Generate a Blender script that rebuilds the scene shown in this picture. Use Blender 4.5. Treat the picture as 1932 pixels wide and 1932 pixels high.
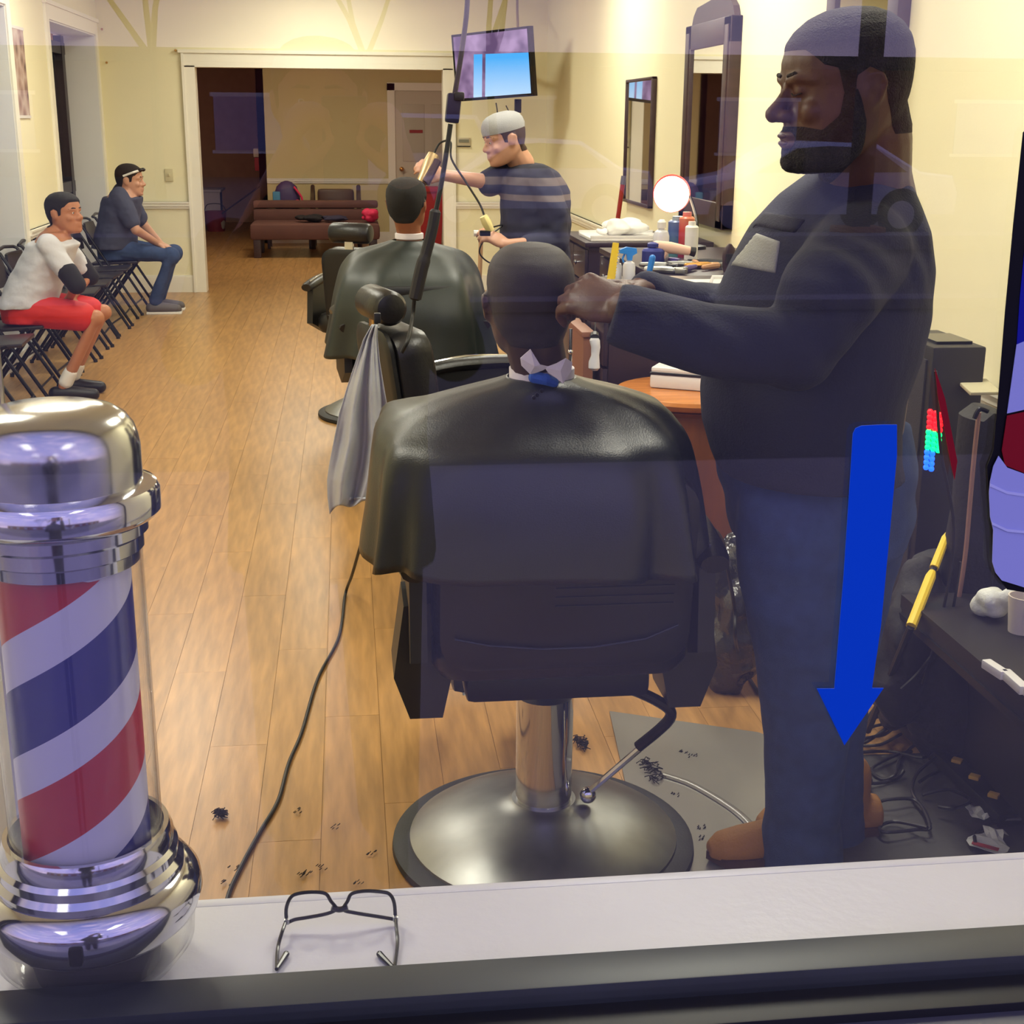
import bpy, bmesh, math, random
import numpy as np
from mathutils import Vector, Matrix, noise
random.seed(7)
S = bpy.context.scene
COL = S.collection
for o in list(bpy.data.objects): bpy.data.objects.remove(o)

# ------------------------------------------------------------------ camera
FPX = 2548.; CXY = 966.
Ya = np.array([-316, 741, 2548.]); Ya /= np.linalg.norm(Ya)
Za = np.array([62, 8984, -2548.]); Za -= Ya * (Za @ Ya); Za /= np.linalg.norm(Za)
Xa = np.cross(Za, Ya)
if Xa[0] < 0: Xa = -Xa
MW = np.array([Xa, Ya, Za])            # camera (right, up, forward) -> world
EYE = np.array([0, 0, 1.65])
def ray(x, y): return MW @ np.array([(x - CXY) / FPX, -(y - CXY) / FPX, 1.])
def PY(x, y, Y): r = ray(x, y); return Vector(EYE + r * Y / r[1])       # point at real depth Y
def PZ(x, y, z=0.): r = ray(x, y); return Vector(EYE + r * (z - 1.65) / r[2])   # point at real height z
def PX(x, y, X): r = ray(x, y); return Vector(EYE + r * X / r[0])
cd = bpy.data.cameras.new('camera'); cam = bpy.data.objects.new('camera', cd); COL.objects.link(cam)
cd.sensor_width = 36; cd.sensor_height = 36; cd.sensor_fit = 'HORIZONTAL'; cd.lens = FPX / 1932 * 36
cd.clip_start = 0.05; cd.clip_end = 300
R3 = Matrix([[MW[i][0], MW[i][1], -MW[i][2]] for i in range(3)])
cam.matrix_world = Matrix.Translation(EYE) @ R3.to_4x4()
S.camera = cam

# ------------------------------------------------------------------ world: dusk sky
W = bpy.data.worlds.new('dusk_sky'); S.world = W; W.use_nodes = True
nt = W.node_tree; nt.nodes.clear()
tc = nt.nodes.new('ShaderNodeTexCoord'); sx = nt.nodes.new('ShaderNodeSeparateXYZ')
rp = nt.nodes.new('ShaderNodeValToRGB'); bg = nt.nodes.new('ShaderNodeBackground'); ow = nt.nodes.new('ShaderNodeOutputWorld')
nz = nt.nodes.new('ShaderNodeTexNoise'); nz.inputs['Scale'].default_value = 3.5; nz.inputs['Detail'].default_value = 5
mp = nt.nodes.new('ShaderNodeMapping'); mp.inputs['Scale'].default_value = (1, 1, 4)
mx = nt.nodes.new('ShaderNodeMixRGB'); mx.inputs[2].default_value = (.95, .74, 1.0, 1)
mr = nt.nodes.new('ShaderNodeMapRange'); mr.inputs[1].default_value = .48; mr.inputs[2].default_value = .7; mr.inputs[4].default_value = .6
nt.links.new(tc.outputs['Generated'], sx.inputs[0]); nt.links.new(sx.outputs['Z'], rp.inputs[0])
nt.links.new(tc.outputs['Generated'], mp.inputs[0]); nt.links.new(mp.outputs[0], nz.inputs['Vector'])
nt.links.new(nz.outputs['Fac'], mr.inputs[0]); nt.links.new(mr.outputs[0], mx.inputs[0])
nt.links.new(rp.outputs[0], mx.inputs[1]); nt.links.new(mx.outputs[0], bg.inputs[0]); nt.links.new(bg.outputs[0], ow.inputs[0])
e = rp.color_ramp.elements
e[0].position = 0; e[0].color = (.52, .40, .62, 1); e[1].position = 1; e[1].color = (.22, .24, .62, 1)
m_ = e.new(.12); m_.color = (.38, .35, .78, 1)
bg.inputs[1].default_value = 1.9

# ------------------------------------------------------------------ view
S.view_settings.view_transform = 'Standard'; S.view_settings.look = 'None'
S.view_settings.exposure = -0.13; S.view_settings.gamma = 1; S.view_settings.use_curve_mapping = False

# ceiling light positions: (x, y, power)
CEIL_LIGHTS = [(-1.3, 3.3, 38), (1.15, 3.3, 44), (-1.3, 6.4, 44), (1.15, 6.4, 44), (-1.3, 9.6, 42), (1.15, 9.6, 42), (-.2, 12.4, 42)]

# ------------------------------------------------------------------ materials
MATS = {}
def lin(c): return tuple(((v / 255) / 12.92 if v / 255 <= .04045 else ((v / 255 + .055) / 1.055) ** 2.4) for v in c)
def mat(name, rgb, rough=.5, metal=0., spec=.5, noise_amt=0., noise_scale=8., bump=0., bump_scale=40., emit=None, es=1., coat=0., stretch=None, rnd=0.):
    if name in MATS: return MATS[name]
    m = bpy.data.materials.new(name); m.use_nodes = True; n = m.node_tree; b = n.nodes['Principled BSDF']
    c = lin(rgb); b.inputs['Base Color'].default_value = (*c, 1); b.inputs['Roughness'].default_value = rough
    b.inputs['Metallic'].default_value = metal; b.inputs['Specular IOR Level'].default_value = spec
    if coat: b.inputs['Coat Weight'].default_value = coat; b.inputs['Coat Roughness'].default_value = .15
    t = None
    def coord():
        nonlocal t
        if t is None:
            a = n.nodes.new('ShaderNodeTexCoord'); t = a.outputs['Object']
            if stretch:
                q = n.nodes.new('ShaderNodeMapping'); q.inputs['Scale'].default_value = stretch; n.links.new(t, q.inputs[0]); t = q.outputs[0]
        return t
    last = None
    if noise_amt or rnd:
        h = n.nodes.new('ShaderNodeHueSaturation'); h.inputs['Color'].default_value = (*c, 1)
        val = None
        if noise_amt:
            z = n.nodes.new('ShaderNodeTexNoise'); z.inputs['Scale'].default_value = noise_scale; z.inputs['Detail'].default_value = 6
            n.links.new(coord(), z.inputs['Vector'])
            r = n.nodes.new('ShaderNodeMapRange'); r.inputs[1].default_value = .3; r.inputs[2].default_value = .7
            r.inputs[3].default_value = 1 - noise_amt; r.inputs[4].default_value = 1 + noise_amt
            n.links.new(z.outputs['Fac'], r.inputs[0]); val = r.outputs[0]
        if rnd:
            oi = n.nodes.new('ShaderNodeObjectInfo'); r2 = n.nodes.new('ShaderNodeMapRange')
            r2.inputs[3].default_value = 1 - rnd; r2.inputs[4].default_value = 1 + rnd; n.links.new(oi.outputs['Random'], r2.inputs[0])
            if val is not None:
                q = n.nodes.new('ShaderNodeMath'); q.operation = 'MULTIPLY'; n.links.new(val, q.inputs[0]); n.links.new(r2.outputs[0], q.inputs[1]); val = q.outputs[0]
            else: val = r2.outputs[0]
        n.links.new(val, h.inputs['Value']); n.links.new(h.outputs[0], b.inputs['Base Color'])
    if bump:
        z = n.nodes.new('ShaderNodeTexNoise'); z.inputs['Scale'].default_value = bump_scale; z.inputs['Detail'].default_value = 4
        n.links.new(coord(), z.inputs['Vector'])
        q = n.nodes.new('ShaderNodeBump'); q.inputs['Strength'].default_value = bump; q.inputs['Distance'].default_value = .01
        n.links.new(z.outputs['Fac'], q.inputs['Height']); n.links.new(q.outputs[0], b.inputs['Normal'])
    if emit is not None:
        b.inputs['Emission Color'].default_value = (*lin(emit), 1); b.inputs['Emission Strength'].default_value = es
    MATS[name] = m; return m
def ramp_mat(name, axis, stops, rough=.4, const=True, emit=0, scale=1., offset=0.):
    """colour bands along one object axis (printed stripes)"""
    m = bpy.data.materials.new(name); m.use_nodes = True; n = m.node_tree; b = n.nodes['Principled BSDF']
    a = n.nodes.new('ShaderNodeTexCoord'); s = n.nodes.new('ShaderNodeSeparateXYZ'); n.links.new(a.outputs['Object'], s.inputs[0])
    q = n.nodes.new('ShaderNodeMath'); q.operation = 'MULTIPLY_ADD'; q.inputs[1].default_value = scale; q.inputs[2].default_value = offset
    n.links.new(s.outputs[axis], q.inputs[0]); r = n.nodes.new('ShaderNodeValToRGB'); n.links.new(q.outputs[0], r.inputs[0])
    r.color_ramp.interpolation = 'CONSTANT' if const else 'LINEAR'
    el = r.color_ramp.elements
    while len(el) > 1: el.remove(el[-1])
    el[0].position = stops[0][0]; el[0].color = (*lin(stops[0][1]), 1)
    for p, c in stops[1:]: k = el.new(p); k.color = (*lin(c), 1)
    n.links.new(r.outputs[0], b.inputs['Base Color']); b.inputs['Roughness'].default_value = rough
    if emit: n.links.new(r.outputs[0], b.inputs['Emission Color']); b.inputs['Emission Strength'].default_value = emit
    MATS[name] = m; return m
def glass_mat(name, base=.04, tint=(1, 1, 1), rough=0.):
    m = bpy.data.materials.new(name); m.use_nodes = True; n = m.node_tree; n.nodes.clear()
    o = n.nodes.new('ShaderNodeOutputMaterial'); tr = n.nodes.new('ShaderNodeBsdfTransparent'); gl = n.nodes.new('ShaderNodeBsdfGlossy')
    gl.inputs['Roughness'].default_value = rough; tr.inputs[0].default_value = (*tint, 1)
    lw = n.nodes.new('ShaderNodeLayerWeight'); lw.inputs['Blend'].default_value = .5
    p = n.nodes.new('ShaderNodeMath'); p.operation = 'POWER'; p.inputs[1].default_value = 5; n.links.new(lw.outputs['Facing'], p.inputs[0])
    q = n.nodes.new('ShaderNodeMath'); q.operation = 'MULTIPLY_ADD'; q.inputs[1].default_value = 1 - base; q.inputs[2].default_value = base; n.links.new(p.outputs[0], q.inputs[0])
    x = n.nodes.new('ShaderNodeMixShader'); n.links.new(q.outputs[0], x.inputs[0]); n.links.new(tr.outputs[0], x.inputs[1]); n.links.new(gl.outputs[0], x.inputs[2])
    n.links.new(x.outputs[0], o.inputs[0]); MATS[name] = m; return m

# ------------------------------------------------------------------ mesh building
OFF = {}
def frame_of(d, up=Vector((0, 0, 1))):
    d = d.normalized()
    if abs(d.dot(up)) > .98: up = Vector((0, 1, 0))
    a = up.cross(d).normalized(); return a, d.cross(a).normalized()
class MB:
    def __init__(s): s.v = []; s.f = []; s.sm = []
    def add(s, vs, fs, smooth=False):
        k = len(s.v); s.v += [Vector(v) for v in vs]; s.f += [tuple(i + k for i in f) for f in fs]; s.sm += [smooth] * len(fs); return s
    def box(s, c, d, rot=None, bev=0.):
        c = Vector(c); x, y, z = d[0] / 2, d[1] / 2, d[2] / 2
        if bev > 0:
            b = min(bev, x * .9, y * .9, z * .9); bm = bmesh.new(); bmesh.ops.create_cube(bm, size=1)
            for v in bm.verts: v.co = Vector((v.co.x * d[0], v.co.y * d[1], v.co.z * d[2]))
            bmesh.ops.bevel(bm, geom=bm.edges[:], offset=b, segments=2, affect='EDGES', profile=.6)
            bm.verts.index_update(); vs = [v.co.copy() for v in bm.verts]; fs = [tuple(v.index for v in f.verts) for f in bm.faces]; bm.free()
        else:
            vs = [Vector((i * x, j * y, k * z)) for i in (-1, 1) for j in (-1, 1) for k in (-1, 1)]
            fs = [(0, 1, 3, 2), (4, 6, 7, 5), (0, 4, 5, 1), (2, 3, 7, 6), (0, 2, 6, 4), (1, 5, 7, 3)]
        if rot is not None: vs = [rot @ v for v in vs]
        return s.add([v + c for v in vs], fs, bev > 0)
    def bx(s, x0, x1, y0, y1, z0, z1, bev=0.): return s.box(((x0 + x1) / 2, (y0 + y1) / 2, (z0 + z1) / 2), (abs(x1 - x0), abs(y1 - y0), abs(z1 - z0)), None, bev)
    def tube(s, pts, r, n=10, caps=True, smooth=True, flat=1.):
        pts = [Vector(p) for p in pts]; rr = r if isinstance(r, (list, tuple)) else [r] * len(pts); vs = []; fs = []; up = None
        for i, p in enumerate(pts):
            d = (pts[min(i + 1, len(pts) - 1)] - pts[max(i - 1, 0)])
            if d.length < 1e-9: d = Vector((0, 0, 1))
            d.normalize()
            if up is None: a, b = frame_of(d)
            else:
                a = up - d * up.dot(d)
                if a.length < 1e-6: a, b = frame_of(d)
                a.normalize(); b = d.cross(a)
            up = a
            for k in range(n):
                t = 2 * math.pi * k / n; vs.append(p + a * math.cos(t) * rr[i] + b * math.sin(t) * rr[i] * flat)
        for i in range(len(pts) - 1):
            for k in range(n): fs.append((i * n + k, i * n + (k + 1) % n, (i + 1) * n + (k + 1) % n, (i + 1) * n + k))
        if caps: fs += [tuple(range(n))[::-1], tuple((len(pts) - 1) * n + k for k in range(n))]
        return s.add(vs, fs, smooth)
    def sph(s, c, r, rot=None, n=14, m=9):
        c = Vector(c); r = (r, r, r) if not isinstance(r, (list, tuple)) else r; vs = []; fs = []
        for i in range(m + 1):
            ph = math.pi * i / m
            for k in range(n):
                t = 2 * math.pi * k / n; v = Vector((r[0] * math.sin(ph) * math.cos(t), r[1] * math.sin(ph) * math.sin(t), r[2] * math.cos(ph)))
                vs.append((rot @ v if rot is not None else v) + c)
        for i in range(m):
            for k in range(n): fs.append((i * n + k, (i + 1) * n + k, (i + 1) * n + (k + 1) % n, i * n + (k + 1) % n))
        return s.add(vs, fs, True)
    def limb(s, pts, rr, n=14):
        """tapered limb: tube with ball joints"""
        s.tube(pts, rr, n)
        for p, r in zip(pts, rr): s.sph(p, r * .995, None, n, 8)
        return s
    def loft(s, rings, caps=True, smooth=True, closed=True):
        n = len(rings[0]); vs = [v for r in rings for v in r]; fs = []
        for i in range(len(rings) - 1):
            for k in range(n if closed else n - 1): fs.append((i * n + k, i * n + (k + 1) % n, (i + 1) * n + (k + 1) % n, (i + 1) * n + k))
        if caps and closed: fs += [tuple(range(n))[::-1], tuple((len(rings) - 1) * n + k for k in range(n))]
        return s.add(vs, fs, smooth)
    def lathe(s, prof, c=(0, 0, 0), n=48, smooth=True, ax=None):
        c = Vector(c); rings = []
        for r, z in prof:
            ring = [Vector((max(r, 1e-5) * math.cos(2 * math.pi * k / n), max(r, 1e-5) * math.sin(2 * math.pi * k / n), z)) for k in range(n)]
            if ax is not None: ring = [ax @ v for v in ring]
            rings.append([v + c for v in ring])
        return s.loft(rings, True, smooth)
    def prism(s, poly, d, rot=None, c=(0, 0, 0), smooth=False):
        """poly in XZ, extruded along Y by d (centred)"""
        c = Vector(c); n = len(poly); vs = [Vector((x, -d / 2, z)) for x, z in poly] + [Vector((x, d / 2, z)) for x, z in poly]
        fs = [tuple(range(n)), tuple(range(2 * n - 1, n - 1, -1))] + [(k, k + n, (k + 1) % n + n, (k + 1) % n) for k in range(n)]
        if rot is not None: vs = [rot @ v for v in vs]
        return s.add([v + c for v in vs], fs, smooth)
    def xf(s, M): s.v = [M @ v for v in s.v]; return s
    def join(s, o): return s.add(o.v, o.f, True)
    def mesh(s, name, o=Vector((0, 0, 0))):
        me = bpy.data.meshes.new(name); me.from_pydata([tuple(v - o) for v in s.v], [], s.f)
        me.polygons.foreach_set('use_smooth', s.sm if len(s.sm) == len(me.polygons) else [True] * len(me.polygons)); me.update()
        bm = bmesh.new(); bm.from_mesh(me); bmesh.ops.recalc_face_normals(bm, faces=bm.faces[:]); bm.to_mesh(me); bm.free()
        return me
    def build(s, name, m, parent=None, label=None, cat=None, group=None, kind=None, edge=35, solid=0.):
        if parent is None:
            xs = [v.x for v in s.v]; ys = [v.y for v in s.v]; zs = [v.z for v in s.v]
            o = Vector(((min(xs) + max(xs)) / 2, (min(ys) + max(ys)) / 2, min(zs)))
        else: o = OFF.get(parent.name, Vector((0, 0, 0)))
        me = s.mesh(name, o); me.materials.append(m)
        ob = bpy.data.objects.new(name, me); COL.objects.link(ob)
        if parent is None: ob.location = o
        else: ob.parent = parent
        OFF[ob.name] = o
        if edge and any(s.sm):
            try: me.set_sharp_from_angle(angle=math.radians(edge))
            except Exception: pass
        if solid:
            q = ob.modifiers.new('thickness', 'SOLIDIFY'); q.thickness = solid; q.offset = 0
        tag(ob, label, cat, group, kind); return ob
def tag(o, label=None, cat=None, group=None, kind=None):
    if label: o['label'] = label
    if cat: o['category'] = cat
    if group: o['group'] = group
    if kind: o['kind'] = kind
    return o
def thing(name, label, cat, loc=(0, 0, 0), rotz=0., group=None, kind=None):
    o = bpy.data.objects.new(name, None); COL.objects.link(o); o.empty_display_size = .1
    o.location = loc; o.rotation_euler = (0, 0, rotz); OFF[o.name] = Vector(loc) if rotz == 0 else Vector((0, 0, 0))
    return tag(o, label, cat, group, kind)
def copy_tree(o, parent=None):
    c = o.copy(); COL.objects.link(c)
    if parent is not None: c.parent = parent
    for ch in list(o.children): copy_tree(ch, c)
    return c
def struct(name, mb, m, **k): return mb.build(name, m, kind='structure', **k)
def ell(c, rx, ry, n=24, p=2., rot=0., tilt=0.):
    c = Vector(c); out = []
    for k in range(n):
        t = 2 * math.pi * k / n; a, b = math.cos(t), math.sin(t)
        x = rx * math.copysign(abs(a) ** (2 / p), a); y = ry * math.copysign(abs(b) ** (2 / p), b)
        out.append(c + Vector((x * math.cos(rot) - y * math.sin(rot), x * math.sin(rot) + y * math.cos(rot), tilt * x)))
    return out
def smooth_pts(pts, k=6):
    """Catmull-Rom through the points"""
    P = [Vector(p) for p in pts]; out = []
    for i in range(len(P) - 1):
        p0 = P[max(i - 1, 0)]; p1 = P[i]; p2 = P[i + 1]; p3 = P[min(i + 2, len(P) - 1)]
        for j in range(k):
            t = j / k; out.append(.5 * ((2 * p1) + (p2 - p0) * t + (2 * p0 - 5 * p1 + 4 * p2 - p3) * t * t + (3 * p1 - p0 - 3 * p2 + p3) * t ** 3))
    out.append(P[-1]); return out
def organic(mb, voxel=.006, smooth=4):
    me = mb.mesh('tmp'); ob = bpy.data.objects.new('tmp', me); COL.objects.link(ob)
    r = ob.modifiers.new('r', 'REMESH'); r.mode = 'VOXEL'; r.voxel_size = voxel
    q = ob.modifiers.new('s', 'SMOOTH'); q.factor = .5; q.iterations = smooth
    dg = bpy.context.evaluated_depsgraph_get(); m2 = bpy.data.meshes.new_from_object(ob.evaluated_get(dg))
    out = MB(); n = len(m2.vertices); co = np.empty(n * 3); m2.vertices.foreach_get('co', co); co = co.reshape(-1, 3)
    out.v = [Vector(c) for c in co]; out.f = [tuple(p.vertices) for p in m2.polygons]; out.sm = [True] * len(out.f)
    bpy.data.objects.remove(ob); bpy.data.meshes.remove(m2); bpy.data.meshes.remove(me); return out
def sdist(poly, x, y):
    """signed distance to a polygon, positive inside"""
    best = 1e9; c = False; n = len(poly)
    for i in range(n):
        x1, y1 = poly[i]; x2, y2 = poly[(i + 1) % n]; dx, dy = x2 - x1, y2 - y1
        t = max(0, min(1, ((x - x1) * dx + (y - y1) * dy) / (dx * dx + dy * dy))); d = math.hypot(x - x1 - t * dx, y - y1 - t * dy); best = min(best, d)
        if (y1 > y) != (y2 > y) and x < dx * (y - y1) / dy + x1: c = not c
    return best if c else -best
def shell2(mb, fn, t, jit=0., taper=.05, sc=1.):
    """like shell, but the rim is pulled onto the line fn = 0 and thins out towards it"""
    val = [fn(v) for v in mb.v]; nrm = [Vector((0, 0, 0)) for _ in mb.v]; keep = []
    for f in mb.f:
        a, b, c = mb.v[f[0]], mb.v[f[1]], mb.v[f[2]]; q = (b - a).cross(c - a)
        for i in f: nrm[i] += q
        if max(val[i] for i in f) > 0: keep.append(f)
    ids = sorted({i for f in keep for i in f}); mp_ = {i: k for k, i in enumerate(ids)}; L = len(ids); top = []; bot = []
    for i in ids:
        v = mb.v[i].copy(); n_ = nrm[i].normalized(); m = val[i]
        if m < 0:
            for _ in range(2):
                e_ = .0015; m = fn(v); g = Vector((fn(v + Vector((e_, 0, 0))) - m, fn(v + Vector((0, e_, 0))) - m, fn(v + Vector((0, 0, e_))) - m)) / e_
                g = g - n_ * g.dot(n_)
                if g.length_squared < 1e-4: break
                st = g * (-m / g.length_squared)
                if st.length > .012: st = st.normalized() * .012
                v = v + st
            m = 0
        k = min(1, max(0, m) / taper); top.append(v + n_ * (.0006 + t * k + (random.uniform(-jit, jit) * k if jit else 0))); bot.append(v - n_ * .002)
    fs = []; ed = set()
    for f in keep:
        g = tuple(mp_[i] for i in f); fs += [g, tuple(i + L for i in reversed(g))]
        for a, b in zip(g, g[1:] + g[:1]): ed.add((a, b))
    fs += [(b, a, a + L, b + L) for (a, b) in ed if (b, a) not in ed]
    return MB().add(top + bot, fs, True)
def shell(mb, pred, t, jit=0.):
    """skin-tight shell (hair, beard) over the faces whose centre passes pred"""
    nrm = [Vector((0, 0, 0)) for _ in mb.v]; keep = []
    cen = Vector((0, 0, 0))
    for f in mb.f:
        a, b, c = mb.v[f[0]], mb.v[f[1]], mb.v[f[2]]; q = (b - a).cross(c - a)
        for i in f: nrm[i] += q
        m = sum((mb.v[i] for i in f), Vector()) / len(f)
        if pred(m): keep.append(f)
    ids = sorted({i for f in keep for i in f}); mp_ = {i: k for k, i in enumerate(ids)}; out = MB()
    ns = [nrm[i].normalized() for i in ids]; L = len(ids)
    vs = [mb.v[i] + n * (t + (random.uniform(-jit, jit) if jit else 0)) for i, n in zip(ids, ns)] + [mb.v[i] - n * .002 for i, n in zip(ids, ns)]
    fs = []; ed = {}
    for f in keep:
        g = tuple(mp_[i] for i in f); fs.append(g); fs.append(tuple(i + L for i in reversed(g)))
        for a, b in zip(g, g[1:] + g[:1]): ed[(a, b)] = 1
    for (a, b) in ed:
        if (b, a) not in ed: fs.append((b, a, a + L, b + L))
    return out.add(vs, fs, True)

# ------------------------------------------------------------------ shared materials
WALL = mat('cream_wall_paint', (234, 227, 192), .7, noise_amt=.02, noise_scale=2, bump=.05, bump_scale=120)
WALLB = mat('tan_wall_paint', (205, 190, 140), .75, noise_amt=.02, noise_scale=2)
TRIM = mat('white_gloss_trim', (236, 232, 218), .35)
CEIL = mat('ceiling_tile_white', (235, 230, 215), .85, bump=.2, bump_scale=60)
BLK = mat('black_vinyl', (22, 20, 22), .38, bump=.12, bump_scale=90)
BLKM = mat('black_metal', (20, 20, 22), .35, metal=.6)
BLKP = mat('black_plastic', (17, 17, 19), .45)
CHROME = mat('chrome', (205, 205, 210), .09, metal=1.)
BRUSH = mat('brushed_steel', (146, 147, 146), .40, metal=1., noise_amt=.18, noise_scale=9)
WHITE = mat('white_plastic', (228, 226, 222), .4)
GOLD = mat('brass', (200, 150, 80), .3, metal=1.)
RUBBER = mat('black_rubber', (30, 31, 33), .6, bump=.1, bump_scale=200)
DWOOD = mat('dark_espresso_wood', (58, 38, 40), .4, noise_amt=.2, noise_scale=6, stretch=(1, 1, 6))
MIRR = mat('mirror_silver', (225, 225, 222), .02, metal=1.)
NAVY = mat('navy_knit', (32, 34, 52), .85, bump=.25, bump_scale=220)
DENIM = mat('blue_denim', (46, 66, 106), .85, noise_amt=.15, noise_scale=30, bump=.2, bump_scale=300)
CORD = mat('black_cord', (14, 13, 14), .5)
# ================================================================== THE SETTING
XL, XR, YF, YB, ZC = -2.27, 1.97, 1.13, 13.7, 3.0
# floor: planks
sub = struct('floor', MB().bx(-3.2, XR + .3, YF + .1, 23.3, -.06, -.004), mat('subfloor', (150, 105, 64), .8))
PLK = mat('oak_plank', (170, 128, 76), .30, noise_amt=.24, noise_scale=5, stretch=(7, .8, 1), bump=.03, bump_scale=30, rnd=.06, spec=.4)
nplk = 0; far = MB(); pw = .155; pm = {}
r = 0; x = XL + .0
while x < XR:
    w = min(pw, XR - x); y = YF + .13 - (r * .53) % 1.22
    while y < YB - .3 + 1.2:
        y0 = max(y, YF + .12); y1 = min(y + 1.22, 14.6)
        if y1 - y0 > .05:
            if y0 < 10.2 and nplk < 290:
                key = round(y1 - y0, 3), round(w, 3)
                if key not in pm:
                    me = MB().box((0, 0, -.004), (w - .0010, y1 - y0 - .0012, .008)).mesh('plank'); me.materials.append(PLK); pm[key] = me
                o = bpy.data.objects.new('plank', pm[key]); COL.objects.link(o); o.parent = sub
                o.location = Vector((x + w / 2, (y0 + y1) / 2, random.uniform(-.0004, 0))) - OFF[sub.name]; nplk += 1
            else: far.box((x + w / 2, (y0 + y1) / 2, -.004), (w - .0016, y1 - y0 - .0016, .008))
        y += 1.22
    x += pw; r += 1
x = -3.1; r = 0
while x < 1.9:
    y = 14.6 - (r * .47) % 1.22
    while y < 23.2:
        y0 = max(y, 14.6); far.box((x + pw / 2, (y0 + y + 1.22) / 2, -.004), (pw - .0016, max(y + 1.22 - y0, .01) - .0016, .008)); y += 1.22
    x += pw; r += 1
far.build('plank_field', PLK, sub, kind='stuff')

# ceiling + lights
ce = struct('ceiling', MB().bx(XL - .5, XR + .3, YF, YB + .1, ZC, ZC + .1), CEIL)
GRID = mat('ceiling_grid_metal', (220, 218, 210), .5)
g = MB()
for i in range(8): g.bx(XL + .3 + i * .61 - .012, XL + .3 + i * .61 + .012, YF, YB, ZC - .012, ZC + .002)
for i in range(21): g.bx(XL, XR, YF + i * .61 - .012, YF + i * .61 + .012, ZC - .012, ZC + .002)
g.build('ceiling_grid', GRID, ce)
LAMP = mat('lamp_diffuser', (255, 250, 235), .5, emit=(255, 240, 205), es=6.0)
for i, (x, y, pw_) in enumerate(CEIL_LIGHTS):
    t = thing('ceiling_light', ['front left', 'front right', 'second left', 'second right', 'third left', 'third right', 'rearmost'][i] + ' recessed fluorescent ceiling panel of the shop', 'light', (x, y, ZC - .05), group='ceiling light panels')
    fr = MB()
    for a, b, c_, d in ((-.3, -.27, -.6, .6), (.27, .3, -.6, .6), (-.3, .3, -.6, -.57), (-.3, .3, .57, .6)): fr.bx(x + a, x + b, y + c_, y + d, ZC - .06, ZC - .012)
    fr.build('frame', GRID, t); MB().bx(x - .27, x + .27, y - .57, y + .57, ZC - .045, ZC - .03).build('diffuser', LAMP, t)
    ld = bpy.data.lights.new('panel_light', 'AREA'); ld.shape = 'RECTANGLE'; ld.size = .5; ld.size_y = 1.1; ld.energy = pw_; ld.color = (.98, .98, .85)
    lo = bpy.data.objects.new('panel_light', ld); COL.objects.link(lo); lo.parent = t; lo.location = (0, 0, -.02)

# right wall, front part
wr = struct('wall_right', MB().bx(XR, XR + .12, YF, YB, 0, ZC), WALL)
def rail_profile(mb, axis, c, a0, a1, z, s):
    """moulding: three stepped strips; s is the inward direction"""
    for dz0, dz1, d in ((-.035, .03, .018), (-.012, .016, .032), (.016, .03, .040)):
        if axis == 'y': mb.bx(min(c, c + s * d), max(c, c + s * d), a0, a1, z + dz0, z + dz1)
        else: mb.bx(a0, a1, min(c, c + s * d), max(c, c + s * d), z + dz0, z + dz1)
m = MB(); rail_profile(m, 'y', XR, YF + .1, YB, .84, -1); struct('trim_1', m, TRIM)
m = MB(); m.bx(XR - .016, XR, YF + .1, YB, 0, .15); m.bx(XR - .024, XR, YF + .1, YB, 0, .02); m.bx(XR - .01, XR, YF + .1, YB, .15, .165); struct('baseboard_right', m, TRIM)
# left wall with two deep window bays
WY = [(7.0, 10.05), (11.45, 13.50)]; WH = 2.38; RC = .30
m = MB()
for a, b in ((YF, 7.0), (10.05, 11.45), (13.50, YB + .1)): m.bx(XL - RC - .06, XL, a, b, 0, ZC)
for a, b in WY: m.bx(XL - RC - .06, XL, a, b, WH, ZC)
struct('wall_left', m, WALL)
REV = mat('white_reveal_paint', (226, 226, 226), .5)
PANE = glass_mat('side_window_glass', .05)
for i, (a, b) in enumerate(WY):
    w = struct('window_%d' % (i + 1), MB().bx(XL - RC - .001, XL + .006, b - .004, b + .02, 0, WH + .02).bx(XL - RC, XL + .006, a - .02, a + .004, 0, WH + .02).bx(XL - RC, XL + .006, a, b, WH - .012, WH + .02).bx(XL - RC, XL, a, b, 0, .08), REV)
    f = MB()
    for c in (a + .05, (a + b) / 2, b - .12): f.bx(XL - RC - .03, XL - RC + .04, c - .06, c + .06, .08, WH - .02)
    for z in (.12, 1.02, WH - .14): f.bx(XL - RC - .03, XL - RC + .035, a, b, z - .04, z + .06)
    f.build('window_frame', mat('dark_bronze_frame', (40, 34, 40), .4, metal=.3), w)
    for a2, b2 in ((a + .06, (a + b) / 2), ((a + b) / 2, b - .1)): MB().bx(XL - RC - .012, XL - RC - .004, a2, b2, .1, WH - .1).build('window_pane', PANE, w)
    # roller blind behind glass
    MB().bx(XL - RC - .055, XL - RC - .05, a, b, .1, WH - .1).build('roller_blind', mat('pale_blind', (176, 196, 206), .8), w)
m = MB()
for a, b in WY:
    m.bx(XL, XL + .02, a - .11, a, 0, WH + .11); m.bx(XL, XL + .02, b, b + .11, 0, WH + .11); m.bx(XL, XL + .02, a, b, WH, WH + .11); m.bx(XL, XL + .035, a - .13, b + .13, WH + .11, WH + .14)
struct('trim_2', m, TRIM)
m = MB()
for a, b in ((YF + .1, 6.89), (10.16, 11.34), (13.61, YB)): rail_profile(m, 'y', XL, a, b, .84, 1)
struct('trim_3', m, TRIM)
m = MB()
for a, b in ((YF + .1, 6.89), (10.16, 11.34), (13.61, YB)): m.bx(XL, XL + .016, a, b, 0, .15)
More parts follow.
